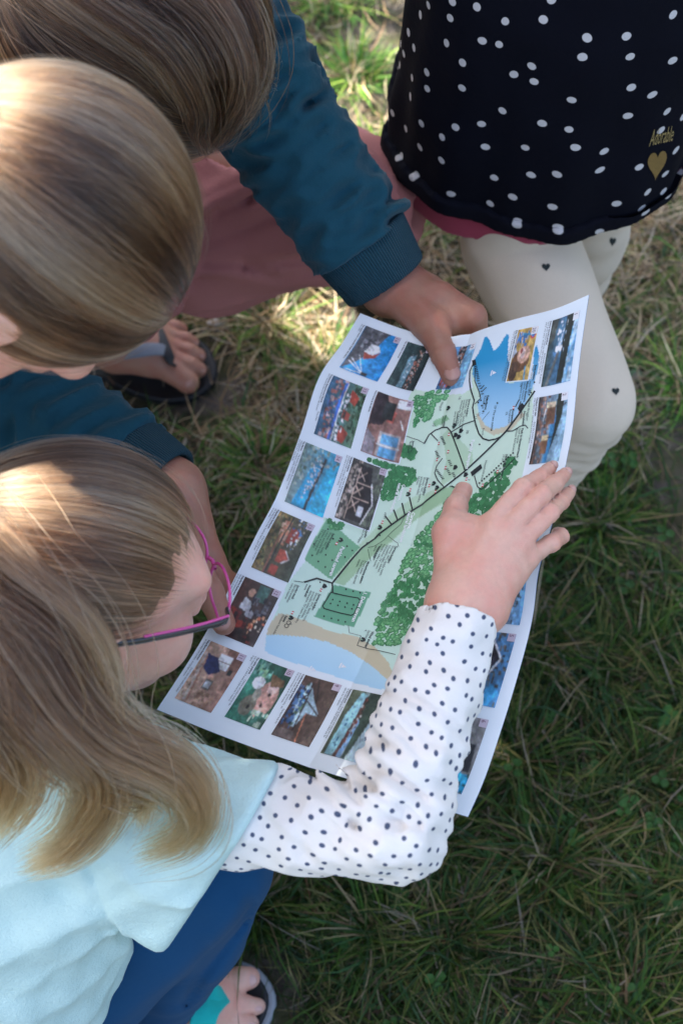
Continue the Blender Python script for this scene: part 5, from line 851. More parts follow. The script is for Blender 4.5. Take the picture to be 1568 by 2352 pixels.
# ---- leggings
lw = Sines(85, .05, 6, (kn1 - hip, .5))
def g1_leg(P):
    th = chain(P, [hip, hip + (kn1 - hip) * .5, kn1], [.080, .070, .052]); ca = chain(P, [kn1, kn1 + (an1 - kn1) * .42, an1 - [0, 0, .0]], [.050, .054, .034])
    d = smin(th, ca, .006); d = smin(d, chain(P, [hipL, knL, anL], [.078, .052, .036], .02), .02); d = smin(d, cap(P, hip, hipL, .09, .09), .05)
    d = d - .0016 * lw(P) + .0065 * fold(P, [(575, 2070), (556, 2120), (524, 2163), (453, 2260), (428, 2305)], .005) - .003 * fold(P, [(545, 2075), (520, 2120), (490, 2150)], .008); return smax(d, -(P[:, 2] - .065), .003)
me = sdf_mesh('leggings', g1_leg, axis(-.50, -.02, .0036), axis(-.12, .35, .0036), axis(.03, .46, .0036))
put('leggings', me, cloth('blue_jersey', (.004, .058, .150), .15, 800, .0004, .05), root1)
# ---- flip-flops with a turquoise strap
M_BLACKRUB = plain('black_foam_rubber', (.012, .013, .016), .6, .3, 200, .0004, 600); M_GREYRIM = plain('grey_foam_edge', (.30, .33, .36), .7, .1); M_TURQ = cloth('turquoise_webbing', (.01, .42, .38), .1, 500, .0008, .1)
def flipflop(parent, tip, heel, wd, strapmat, parts, rim=True):
    e = bpy.data.objects.new('flip_flop', None); C.objects.link(e); e.parent = parent; e.location = (0, 0, 0); e.matrix_parent_inverse = Matrix.Translation(-parent.location)
    a = tip - heel; L = np.linalg.norm(a[:2]); x = nrm([a[0], a[1], 0]); y = np.array([-x[1], x[0], 0])
    ol = [heel + x * (L * f) + y * (wd * g_) for f, g_ in ((0, 0), (.05, .28), (.2, .36), (.42, .33), (.62, .42), (.78, .5), (.92, .36), (1, .02), (.95, -.30), (.82, -.47), (.66, -.46), (.45, -.34), (.2, -.36), (.05, -.27))]
    if rim: sole('sole_edge', ol, .004, .017, M_GREYRIM, e); sole('footbed', [np.mean(ol, 0) + (p - np.mean(ol, 0)) * .925 for p in ol], .008, .0195, M_BLACKRUB, e)
    else: sole('sole', ol, .004, .020, M_BLACKRUB, e)
    for nm, pts, w_, ups, m in parts: band(nm, pts, w_, .003, m, e, ups)
    return e
tip = at(636, 2300, 1.52); heel = tip + np.array([-.205, -.012, 0])
flipflop(root1, tip, heel, .088, M_TURQ, [('strap', [gz(545, 2285, .028), gz(503, 2292, .074), gz(478, 2318, .088), gz(455, 2390, .078), gz(430, 2440, .03)], (.006, .020, .026, .026, .02), [(0, 0, 1), (.3, .1, 1), (.2, -.4, 1)], M_TURQ), ('strap', [gz(545, 2285, .028), gz(485, 2272, .082), gz(425, 2215, .04)], (.006, .022, .022), [(0, 0, 1), (.2, .6, 1)], M_TURQ)])
flipflop(root1, anL + np.array([.14, .0, 0]), anL + np.array([-.06, .0, 0]), .085, M_TURQ, [('strap', [anL + np.array([.10, 0, .0]), anL + np.array([.06, -.02, .015]), anL + np.array([.02, -.04, -.01])], (.006, .02, .02), [(0, 0, 1), (0, -.5, 1)], M_TURQ)])

# ---- hair
me = sdf_mesh('hair', lambda P: h1.cap_sdf(P, -.0005), *[axis(h1.c[i] - .13, h1.c[i] + .13, .003) for i in range(3)])
hb = put('hair', me, M_CAPB, root1)
H = Hair(41)
kn_dir = (-.35, -.90, .28)
H.scalp(h1, 9000, kn_dir, lambda q: (.75 * q[:, 1] * .10 - .66 * (q[:, 2] * .088 + .03)) - .0105 < .0135 + .004 * np.sin(q[:, 0] * 40), lift=.030, thick=.00026, bow=.10, freq=9)
lk = [([(-115, 1290, .90), (5, 1400, .880), (95, 1500, .882), (170, 1620, .892), (275, 1720, .905), (400, 1780, .915), (445, 1850, .935), (425, 1915, .955), (320, 1968, .975)], 1100, .017), ([(-115, 1330, .895), (-15, 1450, .878), (55, 1570, .882), (155, 1690, .895), (230, 1770, .912), (222, 1850, .935), (160, 1940, .955), (50, 1992, .975)], 1500, .016),
      ([(-125, 1420, .895), (-55, 1530, .88), (-25, 1650, .89), (35, 1770, .91), (15, 1850, .93), (-40, 1930, .95)], 900, .016), ([(135, 1440, .905), (185, 1500, .90), (215, 1580, .905), (275, 1670, .92), (335, 1730, .93), (440, 1800, .945), (440, 1880, .955)], 700, .008), ([(25, 1400, .885), (115, 1470, .885), (165, 1570, .893), (215, 1680, .905), (290, 1760, .92), (330, 1830, .94), (320, 1900, .95)], 900, .012),
      ([(-95, 1250, .89), (35, 1360, .872), (145, 1440, .878), (205, 1530, .895), (220, 1620, .91), (235, 1720, .92), (200, 1800, .925)], 1200, .015)]
for gd, n_, r_ in lk: H.lock(pix(gd), n_, r_, tint=(.15, .85), thick=.00026)
H.lock(pix([(300, 1600, .92), (360, 1650, .93), (430, 1690, .945), (480, 1730, .955), (492, 1770, .965)]), 18, .016, prof=(.3, 1, 1.3, 1.5), tint=(.6, 1), thick=.00016, wave=.006)
H.flyaway(h1, 160, kn_dir, lambda q: q[:, 2] > -.2, (.0785, .0985, .0865))
H.build('hair_strands', M_HAIR_B, hb)
# ---- glasses
gl = empty('eyeglasses', h1.w(0, .10, .005), 'pink and black framed eyeglasses on the crouching child', 'glasses')
M_PINK = plain('pink_acetate', (.55, .06, .26), .25, .1, 60, Coat_Weight=.5); M_BLK = plain('black_acetate', (.012, .012, .016), .25, .1, 60, Coat_Weight=.5)
ng = N('spectacle_lens'); gt = ng('BsdfTransparent'); gg = ng('BsdfGlossy'); gg.inputs['Roughness'].default_value = .02; gm_ = ng('MixShader'); gm_.inputs[0].default_value = .07; ng.t.links.new(gt.outputs[0], gm_.inputs[1]); ng.t.links.new(gg.outputs[0], gm_.inputs[2]); ng.t.links.new(gm_.outputs[0], ng.out.inputs[0]); M_LENS = ng.m
def tube(name, pts, r, mat, parent, n=8, closed=False, sq=1.0, ref=None):
    P = np.array(pts, float); m = len(P); T = np.gradient(P, axis=0) if not closed else np.roll(P, -1, 0) - np.roll(P, 1, 0); T /= np.linalg.norm(T, axis=1)[:, None]
    X = np.cross(T, h1.U if ref is None else ref); X /= np.linalg.norm(X, axis=1)[:, None] + 1e-9; Y = np.cross(X, T); th = np.arange(n) / n * 2 * np.pi
    V = P[:, None] + r * (np.cos(th)[None, :, None] * X[:, None] + sq * np.sin(th)[None, :, None] * Y[:, None]); k = m if closed else m - 1
    Q = [(i * n + j, i * n + (j + 1) % n, ((i + 1) % m) * n + (j + 1) % n, ((i + 1) % m) * n + j) for i in range(k) for j in range(n)]
    return put(name, mesh_np(name, V.reshape(-1, 3), quads=np.array(Q)), mat, parent)
GF = .108
for sx in (-1, 1):
    th = np.linspace(0, 2 * np.pi, 33)[:-1]; cx = sx * .032; lx = .026 * np.sign(np.cos(th)) * np.abs(np.cos(th)) ** .75; lz = .0185 * np.sign(np.sin(th)) * np.abs(np.sin(th)) ** .75
    rim = [h1.w(cx + a, GF - .010 * ((cx + a) / .06) ** 2, .004 + c_) for a, c_ in zip(lx, lz)]
    tube('rim', rim, .0012, M_PINK, gl, closed=True, ref=h1.F)
    V = np.array(rim + [h1.w(cx, GF - .0095 * (cx / .06) ** 2 + .0012, .004)]); Vb = V - h1.F * .0012; k = len(V); T = [(i, (i + 1) % 32, 32) for i in range(32)] + [(k + (i + 1) % 32, k + i, k + 32) for i in range(32)] + [q for i in range(32) for q in ((i, k + i, (i + 1) % 32), ((i + 1) % 32, k + i, k + (i + 1) % 32))]
    put('lens', mesh_np('lens', np.concatenate([V, Vb]), tris=np.array(T)), M_LENS, gl)
    tp = [h1.w(sx * .059, GF - .012, .012), h1.w(sx * .070, GF - .016, .012), h1.w(sx * .074, .07, .011), h1.w(sx * .077, .02, .008), h1.w(sx * .076, -.012, .004), h1.w(sx * .075, -.03, -.015)]
    tm = tube('temple', catmull(tp, 20), .0014, M_BLK, gl, sq=2.0)
    tube('temple_lining', [p_ + h1.U * .0034 for p_ in catmull(tp[1:4], 12)], .0011, M_PINK, tm)
tube('bridge', [h1.w(-.008, GF + .001, .009), h1.w(0, GF + .002, .011), h1.w(.008, GF + .001, .009)], .0016, M_PINK, gl)
# ================================================================== child whose head leans in from the left
h2 = Head(at(32, 548, .87), cv(.0, -.52, .85), cv(.98, .12, -.12), .98)
root2 = empty('person', (-.62, .62, 0), 'child bending in from the left edge, fair hair combed back, nose and lips in profile', 'person')
nb2 = h2.w(0, -.05, -.13); ch2 = np.array([-.50, .56, .78]); pv2 = np.array([-.64, .66, .55]); s2a = nb2 + np.array([-.03, -.11, -.03]); s2b = nb2 + np.array([-.05, .11, -.02])
def g2_limbs(P, k):
    t = chain(P, [nb2 + (ch2 - nb2) * .3, ch2, pv2], [.055 + k, .09 + k, .095 + k], .05); t = smin(t, cap(P, s2a, s2b, .035 + k, .035 + k), .05); return t
arms2 = [[s2a, np.array([-.50, .36, .66]), np.array([-.56, .46, .50]), np.array([-.57, .50, .43])], [s2b, np.array([-.60, .70, .72]), np.array([-.66, .74, .52]), np.array([-.66, .74, .44])]]
legs2 = [[pv2 + [0, -.06, 0], np.array([-.58, .57, .30]), np.array([-.64, .57, .06]), np.array([-.52, .55, .025])], [pv2 + [0, .06, 0], np.array([-.60, .74, .30]), np.array([-.66, .75, .06]), np.array([-.54, .75, .025])]]
def g2_body(P):
    d = h2.sdf(P); d = smin(d, h2.neck(P, nb2, .042), .02); d = smin(d, g2_limbs(P, -.012), .03)
    for a in arms2: d = smin(d, chain(P, a, [.032, .026, .021, .017], .01), .02)
    for a in legs2: d = smin(d, chain(P, a, [.062, .045, .03, .024], .02), .03)
    return d
put('body', sdf_mesh('body', g2_body, axis(-.80, .05, .007, [(h2.c[0] - .14, h2.c[0] + .10, .0032)]), axis(.28, .84, .007, [(h2.c[1] - .12, h2.c[1] + .1, .0032)]), axis(-.02, 1.10, .007, [(h2.c[2] - .1, h2.c[2] + .1, .0032)])), M_SKIN_K, root2)
put('sweater', sdf_mesh('sweater', lambda P: smax(smin(smin(g2_limbs(P, .008), chain(P, arms2[0][:3], [.045, .038, .03], .01), .03), chain(P, arms2[1][:3], [.045, .038, .03], .01), .03) - .002 * tw(P), -cap(P, nb2, nb2 + (nb2 - ch2) * .5, .05, .06), .004), axis(-.80, -.22, .006), axis(.28, .84, .006), axis(.40, 1.02, .006)), cloth('grey_knit', (.30, .31, .34), .1), root2)
put('trousers', sdf_mesh('trousers', lambda P: smax(smin(smin(chain(P, legs2[0][:3], [.082, .06, .045], .02), chain(P, legs2[1][:3], [.082, .06, .045], .02), .03), ell(P, pv2, (.10, .12, .09)), .03), -(P[:, 2] - .07), .004), axis(-.80, -.48, .006), axis(.46, .86, .006), axis(.05, .68, .006)), cloth('dark_trousers', (.03, .04, .07), .1), root2)
hb2 = put('hair', sdf_mesh('hair', lambda P: h2.cap_sdf(P, -.0005), *[axis(h2.c[i] - .13, h2.c[i] + .13, .0032) for i in range(3)]), M_CAPB, root2)
H = Hair(42)
H.scalp(h2, 8500, (-.05, -.70, -.70), lambda q: (.75 * q[:, 1] * .10 - .66 * (q[:, 2] * .088 + .03)) - .0105 < .0125, lift=.032, thick=.00030, bow=-.10, freq=8, tint=(.05, .9))
kp = h2.w(0, -.085, -.055)
H.lock([kp, kp - h2.F * .03 + h2.U * .004, kp - h2.F * .05 - h2.U * .04, kp - h2.F * .04 - h2.U * .10], 900, .016, prof=(.7, 1, .8, .3))
H.flyaway(h2, 140, (-.05, -.70, -.70), lambda q: q[:, 2] > -.2, (.0785, .0985, .0865))
H.build('hair_strands', M_HAIR_B, hb2)

# ================================================================== woman squatting behind, teal sweatshirt, dusty pink trousers
h3 = Head(at(275, 85, 1.13), cv(.62, -.42, .66), cv(.55, -.1, -.72), 1.13)
root3 = empty('person', (-.40, 1.0, 0), 'brown-haired adult squatting in teal sweatshirt and dusty pink trousers, holding the map', 'person')
nb3 = h3.w(0, -.05, -.135); wS = np.array([-.22, 1.0, .79]); wE = at(575, 185, 1.235); wW = at(892, 655, 1.305)
vS = np.array([-.40, .70, .75]); vE = at(-70, 850, 1.305); vW = at(396, 1128, 1.225)
ch3 = np.array([-.42, .92, .60]); pv3 = np.array([-.58, 1.02, .30])
kA = at(806, 478, 1.46); tA = at(470, 525, 1.52); hA = np.array([-.46, 1.08, .31]); aA = np.array([-.03, 1.21, .085])
kB = np.array([-.23, .81, .45]); hB = np.array([-.52, .93, .30]); aB = np.array([-.385, .985, .085])
THA = ([(945, 705, 1.285), (992, 752, 1.262), (1020, 815, 1.240), (1040, 868, 1.232)], [.019, .0150, .0112, .0098])
IXA = ([(1010, 690, 1.285), (1085, 728, 1.270), (1095, 775, 1.288), (1040, 850, 1.285)], [.0165, .0125, .011, .009])
THB = ([(410, 1195, 1.205), (436, 1280, 1.175), (480, 1362, 1.160), (514, 1432, 1.157)], [.018, .0150, .0118, .0098])
IXB = ([(430, 1190, 1.22), (478, 1285, 1.205), (514, 1345, 1.212), (575, 1425, 1.213)], [.020, .0140, .012, .009])
TOE3 = [(feet([(345, 822), (400, 854), (432, 878)], (.046, .040, .036)), [.0190, .0155, .0145]), (feet([(388, 822), (438, 840), (457, 849)], (.044, .040, .032)), [.0125, .0110, .0102]), (feet([(386, 795), (436, 808), (456, 817)], (.043, .039, .031)), [.0115, .0102, .0096]), (feet([(380, 770), (426, 780), (442, 787)], (.041, .037, .030)), [.0110, .0096, .0090]), (feet([(370, 748), (402, 752), (416, 756)], (.038, .034, .029)), [.0105, .0094, .0088])]
def w_body(P):
    d = h3.sdf(P); d = smin(d, h3.neck(P, nb3, .052), .025); t = chain(P, [nb3, ch3, pv3], [.07, .12, .13], .07); t = smin(t, cap(P, wS, vS, .045, .045), .07); d = smin(d, t, .03)
    a = chain(P, [wS, wE, wW], [.042, .034, .026], .01)
    pl = None
    for m, rm in ((at(1000, 690, 1.292), .0165), (at(985, 672, 1.312), .016), (at(975, 668, 1.330), .015), (at(965, 672, 1.345), .014)): e = cap(P, wW + (m - wW) * .1, m, .020, rm); pl = e if pl is None else smin(pl, e, .014)
    hd = smin(pl, chain(P, pix(THA[0]), THA[1], .005), .014)
    fs = chain(P, pix(IXA[0]), IXA[1], .004)
    for k in range(1, 4): fs = np.minimum(fs, chain(P, [at(1000 - 8 * k, 690 - 4 * k, 1.30 + .016 * k), at(1075 - 10 * k, 730 - 4 * k, 1.30 + .016 * k), at(1060 - 12 * k, 800, 1.305 + .008 * k), at(1010 - 14 * k, 850, 1.298 + .004 * k)], [.0135, .0115, .010, .0088], .004))
    hd = smin(hd, fs, .008); hd = smin(hd, cap(P, at(985, 745, 1.268), at(1040, 745, 1.275), .011, .009), .012)
    th = pix(THA[0]); j = nrm(th[3] - th[1]); wr_ = (P - th[2]) @ j.astype(np.float32); hd = hd + .0007 * np.exp(-(wr_ / .007) ** 2) * np.cos(wr_ * 2 * np.pi / .0036) * (np.linalg.norm(P - th[2], axis=1) < .022)
    d = smin(d, smin(a, hd, .015), .02)
    b = chain(P, [vS, vE, vW], [.042, .034, .026], .01); ph = None
    for m in (at(440, 1205, 1.222), at(430, 1215, 1.238), at(420, 1220, 1.252)): e = cap(P, vW, m, .021, .0165); ph = e if ph is None else smin(ph, e, .014)
    hb_ = smin(ph, chain(P, pix(THB[0]), THB[1], .005), .014); fs = chain(P, pix(IXB[0]), IXB[1], .004)
    for k in range(1, 4): fs = np.minimum(fs, chain(P, [at(437 - 6 * k, 1205, 1.225 + .014 * k), at(468 - 5 * k, 1290, 1.222 + .013 * k), at(535, 1350, 1.226 + .010 * k), at(580, 1400 - 18 * k, 1.222 + .006 * k)], [.015, .0125, .011, .009], .004))
    hb_ = smin(hb_, fs, .008); d = smin(d, smin(b, hb_, .015), .02)
    d = smin(d, chain(P, [hA, kA, aA], [.085, .055, .034], .02), .03); d = smin(d, chain(P, [hB, kB, aB], [.085, .055, .034], .02), .03)
    ft = chain(P, [aB, gz(275, 790, .058), gz(345, 808, .050)], [.036, .034, .024], .02); ft = smin(ft, cap(P, gz(345, 820, .048), gz(358, 760, .042), .022, .017), .02); tz = None
    for p, r in TOE3: e = chain(P, p, r, .004); tz = e if tz is None else np.minimum(tz, e)
    d = smin(d, smin(ft, tz, .010), .02); d = smin(d, chain(P, [aA, aA + [.01, -.02, -.045], aA + [.06, -.12, -.05]], [.034, .032, .02], .02), .02)
    return d
alo, ahi = rng3([at(870, 640, 1.30), at(1110, 880, 1.24), at(1110, 640, 1.3)], .01); blo, bhi = rng3([at(440, 1130, 1.2), at(545, 1430, 1.17)], .015); flo, fhi = rng3([at(290, 740, 1.85), at(470, 900, 1.85)], .012)
put('body', sdf_mesh('body', w_body, axis(-.72, .22, .007, [(alo[0], ahi[0], .0022), (blo[0], bhi[0], .0026), (flo[0], fhi[0], .0028)]), axis(.38, 1.18, .007, [(alo[1], ahi[1], .0022), (blo[1], bhi[1], .0026), (flo[1], fhi[1], .0028)]), axis(-.02, .92, .007, [(alo[2], ahi[2], .0024), (blo[2], bhi[2], .0024), (0, .06, .0028)])), M_SKIN_A, root3)
p = pix(THA[0]); a_ = nrm(p[3] - p[2]); u_ = nrm(-FWD); nail(root3, p[3] + nrm(u_ - np.dot(u_, a_) * a_) * .0088 - a_ * .001, a_, u_, .0072, .0074, 'fingernail', M_NAIL_A)
p = pix(THB[0]); a_ = nrm(p[3] - p[2]); nail(root3, p[3] + nrm(u_ - np.dot(u_, a_) * a_) * .0088 - a_ * .001, a_, u_, .0070, .0072, 'fingernail', M_NAIL_A)
for i, (p, r) in enumerate(TOE3[:4]): a_ = nrm(p[2] - p[1]); nail(root3, p[2] + nrm(u_ - np.dot(u_, a_) * a_) * (r[2] * .88), a_, u_, .0078 - .003 * (i > 0), .0080 - .0035 * (i > 0), 'toenail', M_NAIL_A)
# ---- sweatshirt with ribbed cuffs
sw1 = Sines(90, .060, 7, (wW - wE, 2.2)); sw2 = Sines(91, .060, 7, (vW - vE, 2.0)); sw3 = Sines(92, .10, 6)
ca, cb = nrm(wW - wE), nrm(vW - vE); cuffA = wW - ca * .048; cuffB = vW - cb * .045
SW_F = [[(525, 305), (600, 292), (655, 245)], [(540, 345), (640, 312), (705, 240)], [(550, 395), (650, 368), (745, 290)], [(575, 440), (690, 420), (800, 330)], [(640, 235), (672, 215), (690, 185)], [(660, 500), (760, 470), (860, 395)], [(760, 505), (850, 485), (915, 450)], [(765, 560), (845, 525), (925, 498)], [(10, 885), (120, 862), (225, 808)], [(60, 930), (165, 885), (250, 825)], [(130, 972), (235, 905), (305, 845)], [(190, 990), (290, 950), (370, 890)], [(280, 1005), (350, 980), (400, 940)]]
def w_sweat(P):
    t = chain(P, [nb3 + (ch3 - nb3) * .25, ch3, pv3], [.09, .15, .16], .07); t = smin(t, cap(P, wS, vS, .068, .068), .06)
    m1 = wE + (wW - wE) * .5; a = chain(P, [wS, wE], [.066, .056]); b = chain(P, [wE, m1, cuffA - ca * .006], [.054, .050, .050])
    f1 = np.exp(-(np.linalg.norm(P - wE, axis=1) / .10) ** 2); f2 = np.exp(-(np.linalg.norm(P - cuffA, axis=1) / .06) ** 2)
    arm = smin(a, b, .015) - (.0052 * f1 + .0045 * f2 + .0016) * (1 - 1.5 * np.abs(sw1(P)))
    m2 = vE + (vW - vE) * .5; a2 = chain(P, [vS, vE], [.066, .056]); b2 = chain(P, [vE, m2, cuffB - cb * .006], [.054, .050, .046]); f3 = np.exp(-(np.linalg.norm(P - vE, axis=1) / .10) ** 2)
    arm2 = smin(a2, b2, .015) - (.0045 * f3 + .0025) * (1 - 1.5 * np.abs(sw2(P)))
    d = smin(smin(t, arm, .04), arm2, .04) - .003 * sw3(P)
    for rows in SW_F: d = d + .0045 * fold(P, rows, .0050) - .0022 * fold(P, [(x_ + 14, y_ + 16) for x_, y_ in rows], .007)
    d = smax(d, -cap(P, nb3, nb3 + (nb3 - ch3) * .5, .06, .07), .004)
    d = smax(d, np.where(np.linalg.norm(P - wW, axis=1) < .12, plane(P, cuffA, ca), -1), .002); d = smax(d, np.where(np.linalg.norm(P - vW, axis=1) < .12, plane(P, cuffB, cb), -1), .002); return d
M_TEAL = cloth('teal_sweatshirt_fleece', (.007, .062, .092), .18, 700, .0008, .10)
put('sweatshirt', sdf_mesh('sweatshirt', w_sweat, axis(-.76, .12, .006, [(wE[0] - .05, wW[0] + .03, .0036), (-.36, -.10, .0042)]), axis(.48, 1.22, .006, [(wW[1] - .06, wE[1] + .06, .0034), (.5, .72, .0040)]), axis(.12, .92, .006, [(.44, .70, .0034)])), M_TEAL, root3)
n = N('teal_ribbed_cuff'); u = n.attr('cloth').outputs['Vector']; sp = n('SeparateXYZ'); n.set(sp.inputs[0], u); wv = n.math('SINE', n.math('MULTIPLY', sp.outputs[1], 2 * math.pi / .0023))
n.bsdf(Base_Color=n.mix(n.math('MULTIPLY_ADD', wv, .5, .5), (.005, .048, .072), (.009, .078, .115)), Roughness=.9, Sheen_Weight=.08, Specular_IOR_Level=.2, Normal=n.bump(wv, .0012)); M_RIB = n.m
def cuff(wr, ax_, r0, r1, start, parent):
    def f(P):
        d = chain(P, [start, wr - ax_ * .003], [r0, r1]) - .0016 * sw3(P); d = smax(smax(d, plane(P, wr - ax_ * .004, ax_), .003), -plane(P, start - ax_ * .004, ax_), .003)
        return smax(d, -cap(P, wr - ax_ * .02, wr + ax_ * .05, r1 - .0045, r1 - .0045), .002)
    lo, hi = rng3([start, wr], .06); me = sdf_mesh('cuff', f, *[axis(lo[i], hi[i], .0022) for i in range(3)]); v = verts_of(me); s_, t_, b_ = along(v, [start, wr], UPV); vuv(me, np.stack([s_, t_ * .04], 1)); put('cuff', me, M_RIB, parent)
cuff(wW, ca, .046, .0395, cuffA, root3); cuff(vW, cb, .042, .036, cuffB, root3)
# ---- trousers
tz1 = Sines(95, .075, 7, (kA - hA, .30)); tz2 = Sines(96, .05, 5, (kA - hA, .25))
def w_trou(P):
    a = chain(P, [hA, tA, kA, kA + (aA - kA) * .4, aA + [0, 0, .02]], [.105, .080, .064, .060, .046], .03); b = chain(P, [hB, kB, aB + [0, 0, .03]], [.105, .075, .05], .03); d = smin(smin(a, b, .03), ell(P, pv3, (.15, .15, .13)), .05)
    for rows, a_ in (([(465, 600), (600, 604), (690, 598), (800, 560)], .009), ([(560, 612), (640, 640), (740, 618)], .007), ([(465, 470), (520, 448), (575, 425)], -.006), ([(465, 440), (520, 415), (560, 400)], -.006), ([(465, 560), (560, 530), (660, 485)], .006), ([(500, 480), (600, 450)], .005)): d = d + a_ * fold(P, rows, .0065)
    return smax(d - .0080 * (1 - 1.6 * np.abs(tz1(P))) - .002 * tz2(P), -(P[:, 2] - .10), .004)
put('trousers', sdf_mesh('trousers', w_trou, axis(-.76, .12, .0055, [(-.22, .10, .0032)]), axis(.70, 1.24, .0045), axis(.07, .56, .0045)), cloth('dusty_pink_cotton', (.42, .165, .155), .10, 600, .0004, .05), root3)
# ---- black flip-flops
M_STRAPG = plain('grey_strap_lining', (.20, .22, .26), .5, .1, 200, .0003, 500)
tipB = at(500, 878, 1.842); heelB = tipB + np.array([-.265, .065, 0])
flipflop(root3, tipB, heelB, .108, M_BLACKRUB, [('strap', [gz(402, 850, .030), gz(392, 826, .066), gz(370, 778, .070), gz(345, 735, .040)], (.008, .013, .018, .02), [(0, 0, 1), (.3, .5, 1)], M_BLACKRUB), ('strap', [gz(400, 845, .030), gz(372, 803, .074), gz(310, 806, .082), gz(235, 822, .040)], (.006, .016, .019, .019), [(0, 0, 1), (0, -.5, 1)], M_STRAPG)], rim=False)
tipA = at(905, 712, 1.885); flipflop(root3, tipA, tipA + np.array([-.12, .22, 0]), .10, M_BLACKRUB, [('strap', [tipA + np.array([-.03, .06, .005]), tipA + np.array([-.05, .10, .05]), tipA + np.array([-.03, .15, .01])], (.008, .018, .02), [(0, 0, 1), (0, .5, 1)], M_BLACKRUB)], rim=False)
# ---- hair
hb3 = put('hair', sdf_mesh('hair', lambda P: h3.cap_sdf(P, .0015), *[axis(h3.c[i] - .145, h3.c[i] + .145, .0034) for i in range(3)]), M_CAPD, root3)
H = Hair(43)
H.scalp(h3, 8500, (-.25, .90, .10), lambda q: (.75 * q[:, 1] * .10 - .66 * (q[:, 2] * .088 + .03)) - .0105 < .016, lift=.045, thick=.00030, bow=.12, freq=7, tint=(.0, .95), rad=(.082, .103, .090), stop=(.75, 1.0))
for gd, n_, r_ in (([(120, -160, 1.02), (330, -40, .99), (470, 60, 1.0), (530, 170, 1.02), (520, 260, 1.05), (490, 325, 1.08)], 1300, .016), ([(60, -120, 1.0), (240, 20, .98), (380, 130, 1.0), (450, 230, 1.03), (470, 310, 1.07), (480, 345, 1.09)], 1100, .016), ([(180, -200, 1.05), (420, -90, 1.02), (545, 40, 1.02), (575, 130, 1.04), (555, 230, 1.06), (500, 320, 1.08)], 900, .012)):
    H.lock(pix(gd), n_, r_, prof=(1.4, 1.3, 1.1, .9, .4), tint=(.1, .95), thick=.0003)
H.lock(pix([(480, 100, 1.0), (560, 170, 1.03), (600, 250, 1.07), (580, 330, 1.1)]), 40, .014, prof=(.4, 1, 1.5, 2), tint=(.6, 1), thick=.00015, wave=.005)
H.flyaway(h3, 140, (-.25, .90, .10), lambda q: q[:, 2] > -.2, (.083, .104, .091))
H.build('hair_strands', M_HAIR_D, hb3)

# ================================================================== girl standing in the spotted dress, upper right
root4 = empty('person', (.22, .93, 0), 'standing child in navy dress with white dots and cream leggings behind the map', 'person')
DC = np.array([.204, .955]); rotd = R_(-9)
lA = [np.array([.175, .93, .52]), at(1188, 545, 1.46), at(1346, 922, 1.46), at(1255, 1048, 1.56), at(1180, 1145, 1.705)]
lB = [np.array([.262, .965, .52]), np.array([.268, .955, .28]), np.array([.262, .955, .06])]
h4 = Head(np.array([.20, .95, 1.08]), nrm([-.1, -.8, -.6]), nrm([0, -.6, .8]), 1.04)
a4 = [[np.array([.08, 1.0, .86]), np.array([.05, 1.06, .72]), np.array([.13, .93, .82]), np.array([.15, .90, .85])], [np.array([.31, .99, .86]), np.array([.36, 1.05, .72]), np.array([.29, .91, .82]), np.array([.27, .88, .85])]]
def s_body(P):
    d = h4.sdf(P); d = smin(d, h4.neck(P, np.array([.195, .985, .92]), .042), .02); t = chain(P, [np.array([.195, .985, .90]), np.array([.195, .97, .78]), np.array([.215, .96, .54])], [.06, .085, .09], .05); d = smin(d, smin(t, cap(P, a4[0][0], a4[1][0], .035, .035), .05), .03)
    for a in a4: d = smin(d, chain(P, a, [.032, .027, .021, .02], .01), .02)
    d = smin(d, chain(P, lA, [.055, .05, .043, .04, .028], .02), .02); d = smin(d, chain(P, lB, [.058, .043, .028], .02), .02)
    d = smin(d, cap(P, lA[4], lA[4] + [-.06, -.10, -.03], .028, .02), .02); d = smin(d, cap(P, lB[2], lB[2] + [-.03, -.11, -.03], .028, .02), .02); return d
put('body', sdf_mesh('body', s_body, axis(.0, .44, .007), axis(.55, 1.12, .007), axis(-.01, 1.24, .007)), M_SKIN_K, root4)
hb4 = put('hair', sdf_mesh('hair', lambda P: h4.cap_sdf(P, .001), *[axis(h4.c[i] - .15, h4.c[i] + .15, .006) for i in range(3)]), M_CAPB, root4)
H = Hair(44); H.scalp(h4, 3500, (0, -.75, -.62), lambda q: (.75 * q[:, 1] * .10 - .66 * (q[:, 2] * .088 + .03)) - .0105 < .0125, lift=.03, thick=.0004, freq=8); H.build('hair_strands', M_HAIR_B, hb4)
pl1 = Sines(100, .09, 6)
def dress_r(z): return np.interp(z, [.40, .46, .56, .70, .80, .88], [.163, .161, .153, .146, .126, .09]), np.interp(z, [.40, .46, .56, .70, .80, .88], [.139, .137, .130, .118, .098, .07])
def dress_sdf(P, grow=0, z0=.479, thick=.010, wob=1.0):
    c, s = math.cos(rotd), math.sin(rotd); x = P[:, 0] - DC[0]; y = P[:, 1] - DC[1]; z = P[:, 2]; X = c * x + s * y; Y = -s * x + c * y
    rx, ry = dress_r(z); rx = rx + grow; ry = ry + grow; th = np.arctan2(Y / ry, X / rx); k = np.hypot(X / rx, Y / ry)
    low = np.clip((.80 - z) / .30, 0, 1) * wob
    d = (k - 1) * np.minimum(rx, ry) - low * (.0045 * np.sin(5 * th + 1.0) + .003 * np.sin(9 * th + 2.2) + .0015 * np.sin(17 * th)) - .0014 * pl1(P) * wob
    d = smax(d, -(d + thick), .001) if thick else d
    d = smax(d, z - .905, .01); zh = z0 + .020 * np.cos(th - .25) + .004 * np.sin(th * 2 + .5) + .004 * np.sin(th * 5) * wob; return smax(d, zh - z, .003)
